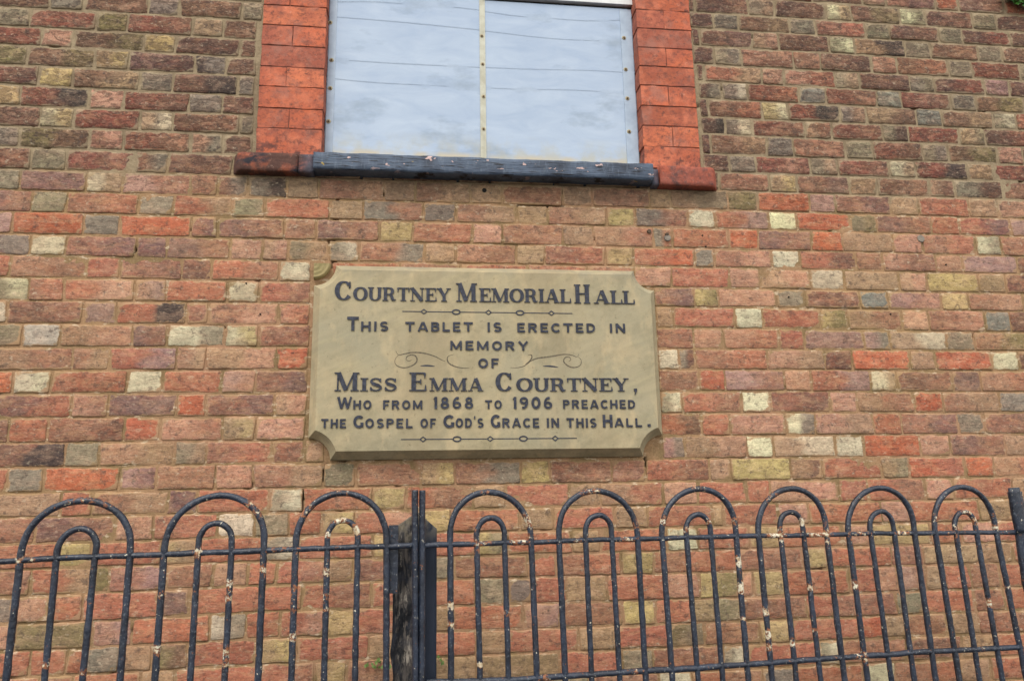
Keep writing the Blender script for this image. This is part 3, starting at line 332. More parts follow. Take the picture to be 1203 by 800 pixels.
def make_sill():
    m = Mat('flaking_dark_blue_sill_paint', .42)
    gr = m.noise(14, 6, .65, (1, 1, 12))
    X, Y, Z = m.xyz()
    base = m.mix(m.ramp(m.noise(7, 5, .6), .38, .62), lin((34, 42, 58)), lin((74, 88, 108)))
    base = m.mix(m.ramp(m.noise(80, 4, .6, (1, 1, .25)), .55, .7, 0, .6), base, lin((96, 108, 124)))
    c = m.mix(m.ramp(gr, .56, .62), base, lin((18, 20, 28)))
    fl = m.math('MULTIPLY', m.ramp(m.noise(24, 5, .6, (1, 1, 2.2), (3, 9, 4)), .645, .665), m.ramp(Z, 2.56, 2.60))
    c = m.mix(fl, c, lin((196, 168, 164)))
    c = m.mix(m.ramp(m.noise(30, 4, .6, (1, 1, 1.5), (6, 1, 4)), .70, .72), c, lin((150, 128, 60)))
    m.color(c); m.bump(gr, .8, .005); m.bump(fl, .6, .001); m.bump(m.noise(60, 4), .3, .001); return m.m
SILL = make_sill()
def make_sillbrick(name, dark):
    m = Mat(name, .8)
    n = m.noise(11, 6, .6, (1, 1, 1.6), (dark*7, 0, 2), dist=.5)
    c = m.mix(m.ramp(n, .50-.04*dark if dark else .60, .60 if dark else .75), lin((146, 82, 60)) if dark else lin((160, 84, 64)), lin((44, 42, 50)))
    if dark: c = m.mix(m.ramp(m.noise(16, 5, .6, off=(3, 1, 1)), .40, .52), c, lin((86, 58, 50)))
    else: c = m.mix(m.ramp(m.noise(16, 6, .7, off=(3, 1, 1)), .42, .6), c, lin((150, 86, 72))); c = m.mix(m.ramp(m.noise(24, 6, .7, off=(3, 6, 1)), .5, .62, 0, .8), c, lin((92, 68, 66)))
    X, Y, Z = m.xyz()
    c = m.mix(m.math('MULTIPLY', m.ramp(X, -.44, -.39), .8 if dark else 0.), c, lin((84, 92, 108)))
    c = m.mix(m.ramp(m.noise(60, 6, .75, (1, 1, 1.6)), .42, .62, .6, 0), c, m.mix(1., c, (.45, .45, .48), 'MULTIPLY'))
    c = m.mix(m.ramp(m.noise(90, 5, .75, off=(1, 3, 3)), .60, .68, 0, .5), c, lin((150, 128, 116)))
    m.color(c); m.bump(n, .4, .003); m.bump(m.noise(70, 6, .7), .7, .003); return m.m
SBL = make_sillbrick('paint_stained_sill_brick', 1); SBR = make_sillbrick('red_sill_brick', 0)
def make_iron():
    m = Mat('chipped_navy_iron_paint', .38)
    a, chip = m.attr('bc')
    base = m.mix(m.ramp(m.noise(18, 5, .6), .35, .68), lin((19, 25, 38)), lin((38, 47, 64)))
    base = m.mix(m.ramp(m.noise(160, 5, .7), .56, .66, 0, .5), base, lin((110, 118, 128)))
    rn = m.noise(95, 6, .7, off=(3, 3, 3))
    rust = m.ramp(m.math('ADD', m.math('MULTIPLY', chip, .5), m.ramp(rn, .3, .7, -.35, .4)), .27, .34)
    c = m.mix(rust, base, m.mix(m.ramp(m.noise(90, 4), .35, .65), lin((96, 58, 42)), lin((150, 98, 66))))
    cn = m.noise(125, 5, .65, off=(7, 1, 5))
    cream = m.ramp(m.math('ADD', m.math('MULTIPLY', chip, .55), m.ramp(cn, .3, .7, -.36, .36)), .37, .41)
    c = m.mix(cream, c, m.mix(m.ramp(m.noise(70, 3, off=(2, 2, 2)), .45, .6), lin((204, 198, 178)), lin((182, 162, 132))))
    tiny = m.ramp(m.noise(110, 3, .6, off=(1, 2, 3)), .685, .70)
    c = m.mix(tiny, c, lin((186, 180, 164)))
    m.color(c); m.set(m.b.inputs['Roughness'], m.ramp(m.math('ADD', rust, m.ramp(m.noise(50, 5, .7), .4, .6, 0, .4)), 0, 1, .32, .85)); m.b.inputs['Specular IOR Level'].default_value = .5
    m.bump(m.noise(70, 5, .65), .9, .003); m.bump(m.math('MULTIPLY', cream, -1.), .7, .0012); return m.m
IRON = make_iron()
def make_post(name, weather):
    m = Mat(name, .6)
    v = m.noise(26, 6, .7, (1, 1, .16), dist=.8)
    X, Y, Z = m.xyz()
    if weather:
        c = m.mix(m.ramp(v, .44, .56), lin((22, 24, 30)), lin((86, 80, 76)))
        c = m.mix(m.ramp(m.noise(60, 6, .75, (1, 1, .25), (4, 4, 4)), .56, .64), c, lin((150, 142, 132)))
        c = m.mix(m.ramp(m.noise(50, 6, .75, (1, 1, .35), (9, 4, 4)), .50, .56), c, lin((20, 22, 28)))
        top = m.math('MULTIPLY', m.ramp(Z, 1.355, 1.40), m.ramp(m.noise(30, 5), .35, .55))
        c = m.mix(top, c, lin((120, 112, 96)))
        blue = m.ramp(m.noise(14, 4, .6, off=(1, 5, 2)), .5, .6, 0, .6)
        c = m.mix(blue, c, lin((34, 40, 54)))
        m.color(c); m.bump(v, 1., .008); m.bump(m.noise(90, 5), .6, .002)
    else:
        c = m.mix(m.ramp(m.noise(20, 5, .6, (1, 1, .3)), .35, .65), lin((26, 33, 46)), lin((38, 46, 62)))
        top = m.math('MULTIPLY', m.ramp(Z, 1.36, 1.40), m.ramp(m.noise(40, 5), .35, .5))
        c = m.mix(top, c, lin((92, 88, 84)))
        m.color(c); m.bump(v, .6, .003)
    return m.m
POSTW = make_post('weathered_timber', 1); POSTP = make_post('navy_painted_timber', 0)
LEAF = simple('ivy_leaf', (48, 92, 34), (84, 132, 52), .4, 30)
LEAF2 = simple('weed_leaf', (74, 98, 44), (104, 122, 64), .6, 30)
STEM = simple('brown_stem', (70, 58, 40), (96, 78, 54), .8)
GROUND = simple('asphalt', (62, 62, 62), (82, 80, 78), .95, 60, .004)
CABLE = simple('black_cable', (22, 22, 24), (30, 30, 32), .6)
PUTTY = simple('grey_cement_plug', (138, 130, 120), (112, 104, 96), .9, 60, .003)

# ---------------- ground
g = link('pavement', [(-150, -200, 0), (150, -200, 0), (150, 100, 0), (-150, 100, 0)], [(0, 1, 2, 3)], GROUND, kind='structure')

# ---------------- the building
hall = tag(empty('brick_hall', P3(.3, -EYE, 0)), 'old brick hall wall with patched red and buff bricks around the boarded window', 'building')
def box(bm, x0, x1, y0, y1, z0, z1):
    vs = [bm.verts.new(P3(x, y, z)) for z in (z0, z1) for y in (y0, y1) for x in (x0, x1)]
    for f in ((0, 1, 3, 2), (4, 6, 7, 5), (0, 4, 5, 1), (2, 3, 7, 6), (0, 2, 6, 4), (1, 5, 7, 3)): bm.faces.new([vs[i] for i in f])
HP = Vector(hall.location)
def child(o, par=hall):
    """parent and keep in place: every mesh here is drawn in world coordinates"""
    o.parent = par
    w_ = Matrix.Identity(4); p = par
    while p is not None: w_ = Matrix.Translation(p.location) @ w_; p = p.parent
    o.location = w_.inverted() @ Vector((0, 0, 0)); return o
X0W, X1W = -3.0, 4.2
YTOP = 2.93; WIN_T = 2.40; WX0, WX1 = -.366, .797
bm = bmesh.new()
box(bm, X0W, WX0-.01, -EYE, YTOP, -.35, -.03); box(bm, WX1+.01, X1W, -EYE, YTOP, -.35, -.03)
box(bm, WX0-.01, WX1+.01, -EYE, 1.06, -.35, -.03); box(bm, WX0-.01, WX1+.01, WIN_T, YTOP, -.35, -.03)
wall = child(bmlink('wall', bm, MORTAR))

def bedY(k, X):
    t = COURSES[k][0]; x = X*1000
    if x <= BEDX[0]: return t[0]/1000
    if x >= BEDX[-1]: return t[-1]/1000
    for i in range(len(BEDX)-1):
        if x <= BEDX[i+1]:
            f = (x-BEDX[i])/(BEDX[i+1]-BEDX[i]); return (t[i]+(t[i+1]-t[i])*f)/1000
kmin = min(k for k in COURSES if COURSES[k][1]); kmax = max(COURSES)
CRACKS = [((-.305, .805), (-.312, .742)), ((-.305, .93), (-.318, .87)), ((.742, .085), (.758, .03)), ((-.315, .08), (-.325, .03)), ((-.38, .0), (-.39, -.06)),
          ((.325, .985), (.48, .985)), ((.478, .99), (.480, 1.045)), ((.565, 1.0), (.57, 1.05)), ((-.30, 1.03), (-.31, .965)), ((-.72, .53), (-.66, .528))]
def segd(x, y, a, b):
    dx, dy = b[0]-a[0], b[1]-a[1]; t = max(0, min(1, ((x-a[0])*dx+(y-a[1])*dy)/(dx*dx+dy*dy)))
    return math.hypot(x-a[0]-t*dx, y-a[1]-t*dy)
# mortar bed: a sheet with real relief, thick and proud in the sooty upper part, flush below
def frange(a, b, s):
    n = max(1, round((b-a)/s)); return [a+(b-a)*i/n for i in range(n)]
xs = frange(X0W, -1.62, .05)+frange(-1.62, 2.56, .008)+frange(2.56, X1W, .05)+[X1W]
ys = frange(-EYE, -.6, .05)+frange(-.6, 2.0, .008)+frange(2.0, YTOP, .05)+[YTOP]
vs = []; cols = []; fs = []
for y in ys:
    for x in xs:
        fine = noise.fractal(Vector((x*22, y*22, 1)), .9, 2.2, 3)
        z = (-.0026 if y > 1.06 else -.0019) + .0005*fine + .0005*noise.noise(Vector((x*60, y*60, 5)))
        
        hole = noise.noise(Vector((x*17+3, y*26, 9)))
        dk = 0.
        if hole > .60: z -= .012*min(1, (hole-.60)*8); dk = .5*min(1, (hole-.60)*8)
        for a, b in CRACKS:
            if abs(x-a[0]) < .2 and abs(y-a[1]) < .1:
                d_ = segd(x+.003*noise.noise(Vector((x*80, y*80, 2))), y+.003*noise.noise(Vector((x*80, y*80, 4))), a, b)
                if d_ < .006: z -= .014; dk = .9
        vs.append(P3(x, y, z)); cols.append((0, 0, 0, dk))
nx = len(xs)
for j in range(len(ys)-1):
    for i in range(nx-1):
        cx_, cy_ = (xs[i]+xs[i+1])/2, (ys[j]+ys[j+1])/2
        if WX0-.012 < cx_ < WX1+.012 and 1.062 < cy_ < WIN_T: continue
        a = j*nx+i; fs.append((a, a+1, a+1+nx, a+nx))
child(link('mortar', vs, fs, MORTAR, smooth=True, cols=cols), wall)

def brick_geo(x0, x1, k, code, rs, coarse=False, hj=.0045):
    yb0, yb1 = bedY(k, x0), bedY(k, x1); yt0, yt1 = bedY(k-1, x0), bedY(k-1, x1)
    up = k < 9
    hv = (.0036 if up else .0032)*rs.uniform(.8, 1.25); hh = (.0042 if up else .0036)
    a = hh*rs.uniform(.7, 1.25); b = hh*rs.uniform(.7, 1.25)
    X0, X1 = x0+a, x1-b
    w_ = X1-X0
    nu = max(3, round(w_/(.022 if not coarse else .06))); nv = 4 if not coarse else 2
    lean0, lean1 = rs.gauss(0, .0016), rs.gauss(0, .0016)
    sd = rs.uniform(0, 90)
    proud = rs.uniform(-.0008, .0022); tx = rs.gauss(0, .010); ty = rs.gauss(0, .02)
    ca = PAL[code[0]]; cb = PAL[code[-1]]
    jit = [rs.uniform(.97, 1.03), rs.uniform(.95, 1.05), rs.uniform(.93, 1.05)]; br = rs.uniform(.84, 1.14)*(.88 if up else 1.)
    rnd_c = .003 if not up else .004
    V, C, F = [], [], []
    us = [i/nu for i in range(nu+1)]; vs_ = [j/nv for j in range(nv+1)]
    if not coarse:
        eu, ev = .0032/w_, .0032/.068
        us = [0, eu]+[eu+(1-2*eu)*i/nu for i in range(1, nu)]+[1-eu, 1]; vs_ = [0, ev]+[ev+(1-2*ev)*j/nv for j in range(1, nv)]+[1-ev, 1]
        nu += 2; nv += 2
    for j in range(nv+1):
        for i in range(nu+1):
            u, v = us[i], vs_[j]
            x = X0+w_*u+(lean0*(1-u)+lean1*u)*(v-.5)*2
            yb = yb0+(yb1-yb0)*u+hv; yt = yt0+(yt1-yt0)*u-hv
            y = yb+(yt-yb)*v
            ed = i in (0, nu) or j in (0, nv); ed2 = i in (1, nu-1) or j in (1, nv-1)
            if ed or (ed2 and not coarse):
                I_, J_ = i, j
                nn = noise.noise(Vector((x*38+sd, y*38, sd)))*.0026 + noise.noise(Vector((x*110, y*110, sd)))*.0012
                lo_ = 1 if not coarse else 0
                if i <= lo_: x += nn+abs(nn)*.3
                if i >= nu-lo_: x -= nn+abs(nn)*.3
                if j <= lo_: y += noise.noise(Vector((x*34, sd, 2)))*.0034+noise.noise(Vector((x*90, sd, 3)))*.0012
                if j >= nv-lo_: y -= noise.noise(Vector((x*34, sd, 7)))*.0034+noise.noise(Vector((x*90, sd, 3)))*.0012
                if i in (0, nu) and j in (0, nv):
                    q = rnd_c*rs.uniform(.3, 1.1); x += q if i == 0 else -q; y += q*.6 if j == 0 else -q*.6
            z = proud+tx*(u-.5)*w_+ty*(v-.5)*.07+.0012*noise.noise(Vector((x*30, y*30, sd)))
            if ed: z -= .0022 if up else .0014
            V.append(P3(x, y, z))
            if len(code) > 1:
                t = u+.25*noise.noise(Vector((x*20, y*30, sd)))
                t = max(0, min(1, (t-.42)*6))
                t = t if code[0] in 'rRGxd' or code[1] in 'xG' else .15+.7*t
            else: t = 0
            C.append(tuple((ca[q]*(1-t)+cb[q]*t)*jit[q]*br for q in range(3))+(1. if ed else (.8 if ed2 and not coarse else 0.),))
    n = nu+1
    for j in range(nv):
        for i in range(nu): q = j*n+i; F.append((q, q+1, q+1+n, q+n))
    ring = [i for i in range(nu+1)]+[j*n+nu for j in range(1, nv+1)]+[nv*n+i for i in range(nu-1, -1, -1)]+[j*n for j in range(nv-1, 0, -1)]
    b0 = len(V)
    for q in ring:
        vx, vy, vz = V[q]; V.append((vx, .02, vz)); C.append(C[q])
    for i in range(len(ring)):
        a_, b_ = ring[i], ring[(i+1) % len(ring)]; F.append((b_, a_, b0+i, b0+(i+1) % len(ring)))
    return V, F, C
Rt = Matrix(CAM_R).transposed(); FPX = CAM_LENS/36*1203
def proj(X, Y, Z=0):
    v = Rt @ Vector((X, Y, Z-CAM_D)); return 601.5+FPX*v.x/-v.z, 400-FPX*v.y/-v.z
allb = []
rs = random.Random(5)
for k in sorted(COURSES):
    for seg in COURSES[k][1].split('|'):
        t = seg.split()
        if len(t) < 3: continue
        xs_ = [float(v)/1000 for v in t[0::2]]; cs = t[1::2]
        for i, c in enumerate(cs):
            x0, x1 = xs_[i], xs_[i+1]
            ym = bedY(k, (x0+x1)/2); yt = bedY(k-1, (x0+x1)/2)
            px = [proj(x0, ym), proj(x1, ym), proj(x1, yt), proj(x0, yt)]
            px = [(max(0, min(1203, a)), max(0, min(800, b))) for a, b in px]
            ar = abs(sum(px[q][0]*px[(q+1) % 4][1]-px[(q+1) % 4][0]*px[q][1] for q in range(4)))/2
            # hidden behind tablet
            allb.append([ar, x0, x1, k, c])
order = sorted(range(len(allb)), key=lambda i: -allb[i][0])
single = set(order[:300])
bulk = ([], [], [])
for i, (ar, x0, x1, k, c) in enumerate(allb):
    V, F, C = brick_geo(x0, x1, k, c, rs, coarse=ar < 5)
    if i in single:
        cen = Vector(((x0+x1)/2, 0, bedY(k, x0)+.037+EYE))
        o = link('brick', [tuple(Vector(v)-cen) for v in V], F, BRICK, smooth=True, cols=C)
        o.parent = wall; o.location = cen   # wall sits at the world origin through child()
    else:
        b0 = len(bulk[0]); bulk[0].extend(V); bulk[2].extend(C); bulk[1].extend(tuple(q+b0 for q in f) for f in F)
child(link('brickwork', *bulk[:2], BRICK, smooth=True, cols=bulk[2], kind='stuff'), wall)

# window jambs of red rubbed bricks
def slab(x0, x1, y0, y1, z0, z1, name, mat, par, col, bev=.0014, wob=.0011, rs=rs):
    """a block with bevelled front arrises and slightly worn outline; front at z1"""
    V, C, F = [], [], []
    n1 = max(2, round((x1-x0)/.03)); n2 = max(2, round((y1-y0)/.03))
    xs_ = [x0]+[x0+bev+(x1-x0-2*bev)*i/n1 for i in range(n1+1)]+[x1]; ys_ = [y0]+[y0+bev+(y1-y0-2*bev)*i/n2 for i in range(n2+1)]+[y1]
    nxx = len(xs_)
    for j, y in enumerate(ys_):
        for i, x in enumerate(xs_):
            ed = i in (0, nxx-1) or j in (0, len(ys_)-1)
            V.append(P3(x+rs.gauss(0, wob)*(1 if ed else 0), y+rs.gauss(0, wob)*(1 if ed else 0), z1-(bev if ed else 0)+(0 if ed else rs.gauss(0, wob*.5))))
            C.append((*col, 1. if ed else 0.))
    for j in range(len(ys_)-1):
        for i in range(nxx-1): q = j*nxx+i; F.append((q, q+1, q+1+nxx, q+nxx))
    m_ = len(ys_)
    ring = list(range(nxx))+[j*nxx+nxx-1 for j in range(1, m_)]+[(m_-1)*nxx+i for i in range(nxx-2, -1, -1)]+[j*nxx for j in range(m_-2, 0, -1)]
    b0 = len(V)
    for q in ring: V.append((V[q][0], -z0, V[q][2])); C.append((*col, .6))
    for i in range(len(ring)):
        a_, b_ = ring[i], ring[(i+1) % len(ring)]; F.append((b_, a_, b0+i, b0+(i+1) % len(ring)))
    F.append(tuple(b0+i for i in range(len(ring)-1, -1, -1)))
    return child(link(name, V, F, mat, smooth=False, cols=C), par)
REDS = [lin(c) for c in ((186, 100, 70), (200, 112, 78), (164, 92, 72), (192, 104, 74), (172, 94, 68), (204, 118, 84))]
def jamb(xa, xb, beds, mids, first):
    bm = bmesh.new(); box(bm, xa+.003, xb-.003, beds[-1], beds[0], -.20, .0035)
    j = child(bmlink('window_jamb', bm, JOINT))
    two = first
    for i in range(len(beds)-1):
        y1, y0 = beds[i]-.0018, beds[i+1]+.0018
        if two:
            mx_ = mids[i % len(mids)]+rs.gauss(0, .003)
            slab(xa, mx_-.001, y0, y1, -.2, .006+rs.gauss(0, .0006), 'brick', RUBBED, j, rs.choice(REDS)); slab(mx_+.001, xb, y0, y1, -.2, .006+rs.gauss(0, .0006), 'brick', RUBBED, j, rs.choice(REDS))
        else:
            slab(xa, xb, y0, y1, -.2, .006+rs.gauss(0, .0006), 'brick', RUBBED, j, tuple(v*.88 for v in rs.choice(REDS)))
        two = not two
up_ = lambda top, n: [top+.0805*(n-i) for i in range(n)]
jamb(-.588, -.366, up_(1.722, 8)+[1.722, 1.642, 1.561, 1.477, 1.400, 1.317, 1.241, 1.137], [-.491, -.48, -.488, -.5], False)
jamb(.797, 1.012, up_(1.797, 7)+[1.797, 1.716, 1.635, 1.556, 1.476, 1.392, 1.311, 1.228, 1.141], [.905, .909, .907], False)

# window: metal cover sheets, strips, screws, timber sill
bm = bmesh.new(); box(bm, WX0-.03, WX1+.03, 1.10, WIN_T, -.10, -.056)
win = child(bmlink('window', bm, DARK))
def plate(name, x0, x1, y0, y1, z, mat, t=.003, bow=0.):
    nxp = 12; V = []; F = []
    for j in range(nxp+1):
        for i in range(nxp+1):
            u, v = i/nxp, j/nxp; V.append(P3(x0+(x1-x0)*u, y0+(y1-y0)*v, z+bow*math.sin(u*math.pi)*math.sin(v*math.pi*2+.5)))
    n = nxp+1
    for j in range(nxp):
        for i in range(nxp): q = j*n+i; F.append((q, q+1, q+1+n, q+n))
    ring = list(range(n))+[j*n+nxp for j in range(1, n)]+[nxp*n+i for i in range(nxp-1, -1, -1)]+[j*n for j in range(nxp-1, 0, -1)]
    r0 = len(V); V += [V[q] for q in ring]; ring = list(range(r0, len(V))); b0 = len(V)
    for q in ring: V.append((V[q][0], V[q][1]+t, V[q][2]))
    for i in range(len(ring)): F.append((ring[(i+1) % len(ring)], ring[i], b0+i, b0+(i+1) % len(ring)))
    return child(link(name, V, F, mat, smooth=True), win)
plate('cover_sheet', WX0, .2045, 1.131, 1.868, -.0500, SHEET, bow=.0002)
plate('cover_sheet', .2055, WX1, 1.131, 1.836, -.0502, SHEET, bow=-.0002)
plate('cover_sheet', WX0, WX1, 1.872, WIN_T-.02, -.0500, SHEET)
plate('joint_strip', .196, .217, 1.131, 1.864, -.0465, STRIP)
plate('edge_strip', WX0+.004, -.336, 1.136, 1.866, -.0478, RIMS, .002); plate('edge_strip', .748, WX1-.004, 1.136, 1.83, -.0478, RIMS, .002)
plate('top_board', .206, WX1, 1.845, 1.905, -.035, WHITE, .02)
plate('top_board', WX0, .202, 1.874, 1.905, -.035, WHITE, .02)
def disc(name, x, y, z0, z1, r, mat, par, n=12):
    bm = bmesh.new()
    a = [bm.verts.new(P3(x+r*math.cos(t*2*math.pi/n), y+r*math.sin(t*2*math.pi/n), z0)) for t in range(n)]
    b = [bm.verts.new(P3(x+r*.8*math.cos(t*2*math.pi/n), y+r*.8*math.sin(t*2*math.pi/n), z1)) for t in range(n)]
    bm.faces.new(b)
    for i in range(n): bm.faces.new((a[i], a[(i+1) % n], b[(i+1) % n], b[i]))
    return child(bmlink(name, bm, mat), par)
for x, y in SCREWS:
    disc('washer', x/1000, y/1000, -.0475, -.0455, .0085, RUSTRING, win); disc('screw', x/1000, y/1000-.001, -.046, -.0425, .0042, SCREW, win)
# timber sill: rough grid block
def rough_block(name, x0, x1, y0, y1, z0, z1, mat, par, amp=.0015, drop=0., chamf=0., cl=0., cr=0., step=.012, fr=30):
    """front, underside, top and ends as one displaced shell; cl/cr chamfer the left/right ends"""
    prof = [(y1, z0), (y1-.001, z1-.004), (y1-.004, z1)]
    ns = max(3, int((y1-y0)/step))
    prof += [(y1-.004-(y1-y0-.008)*i/ns, z1) for i in range(1, ns)]+[(y0+.004, z1), (y0, z1-.005)]
    prof += [(y0, z1-.005-(z1-.005-z0)*i/4) for i in range(1, 5)]
    nl = max(2, int((x1-x0)/step)); V = []; F = []
    for i in range(nl+1):
        x = x0+(x1-x0)*i/nl
        for y, z in prof:
            zz = z; dd = 0
            if cl and x < x0+cl and z > z0: zz = z0+(z-z0)*(.62+.38*(x-x0)/cl)
            if cr and x > x1-cr and z > z0: zz = z0+(z-z0)*(.62+.38*max(0, (x1-x)/cr))
            a = amp*noise.fractal(Vector((x*fr*.5, y*fr*2, z*fr)), .8, 2.1, 4)
            V.append(P3(x, y+a*.8, zz+a))
    n = len(prof)
    for i in range(nl):
        for j in range(n-1): q = i*n+j; F.append((q, q+1, q+1+n, q+n))
    F.append(tuple(range(n-1, -1, -1))); F.append(tuple(nl*n+j for j in range(n)))
    return child(link(name, V, F, mat, smooth=True), par)
o = rough_block('timber_sill', -.384, .810, 1.071, 1.1345, -.10, .060, SILL, win, amp=.0022)
o['label'] = 'dark blue painted timber sill with flaking paint'
rough_block('sill_brick', -.664, -.4395, 1.066, 1.1355, -.09, .038, SBL, wall, cl=.03, amp=.002)
rough_block('sill_brick', -.4365, -.386, 1.066, 1.1345, -.09, .037, SBL, wall, amp=.002)
rough_block('sill_brick', .8135, .838, 1.0625, 1.130, -.09, .028, SBL, wall, amp=.003)
rough_block('sill_brick', .8405, 1.074, 1.0625, 1.1385, -.09, .040, SBR, wall, cr=.03, amp=.0015)
# iron remains and plugs in the wall
for x, y, r, mt in ((.8675, .8735, .014, PUTTY), (.80, .897, .009, SCREW), (.866, .887, .008, SCREW), (1.86, .895, .017, PUTTY), (.204, 1.036, .010, DARK)):
    disc('wall_fixing', x, y, -.004, .006 if mt != DARK else .0025, r, mt, wall, 10)
for X, Y in ((1.01, .845), (1.31, .66), (1.0, .887), (1.95, .795), (2.36, .60), (-.545, .575), (1.70, .60), (-.595, .68)):
    disc('nail_hole', X, Y, -.002, .0035, .0035, DARK, wall, 8)

# ---------------- stone tablet
tab = tag(empty('stone_tablet', P3(.215, .42, 0)), 'buff sandstone memorial tablet with scooped corners and dark lead lettering', 'memorial plaque')
TX0, TX1, TY0, TY1 = -.373, .803, .0945, .7440
def outline(off, r=.0705, n=12):
    pts = []
    R_ = r+off
    for cx_, cy_, a0 in ((TX0, TY0, 90), (TX1, TY0, 180), (TX1, TY1, 270), (TX0, TY1, 360)):
        ox = off if cx_ == TX0 else -off; oy = off if cy_ == TY0 else -off
        # clip the arc to the inset rectangle
        lo = math.degrees(math.asin(min(1, off/R_)))
        for i in range(n+1):
            a = math.radians(a0-lo-(90-2*lo)*i/n)
            pts.append((cx_+R_*math.cos(a), cy_+R_*math.sin(a)))
    return pts
oA, oB = outline(0), outline(.026)
V = [P3(x, y, -.025) for x, y in oA]+[P3(x, y, .010) for x, y in oA]+[P3(x, y, .0505) for x, y in oB]
n = len(oA); F = []
for i in range(n):
    j = (i+1) % n; F.append((i, j, n+j, n+i)); F.append((n+i, n+j, 2*n+j, 2*n+i))
F.append(tuple(2*n+i for i in range(n)))
child(link('stone_slab', V, F, STONE), tab)
# filler piece in the top left scoop, carved with rings
def ring_block():
    V = []; F = []; NR, NA = 12, 14
    for i in range(NR+1):
        r = .001+.053*i/NR
        for j in range(NA+1):
            a = -math.pi/2*j/NA
            x = TX0-.006+.004+r*math.cos(a)*1.02; y = TY1+.006+r*math.sin(a)
            V.append(P3(x, y, .016+.0016*math.sin(r*420)+(.0 if i < NR else -.012)))
    n_ = NA+1
    for i in range(NR):
        for j in range(NA): q = i*n_+j; F.append((q+n_, q+n_+1, q+1, q))
    b0 = len(V)
    edge = [NR*n_+j for j in range(n_)]
    for q in edge: V.append((V[q][0], .01, V[q][2]))
    for j in range(n_-1): F.append((edge[j], b0+j, b0+j+1, edge[j+1]))
    return V, F
child(link('corner_roundel', *ring_block(), simple('lichened_stone', (128, 118, 82), (150, 136, 98), .9, 50), smooth=True), tab)

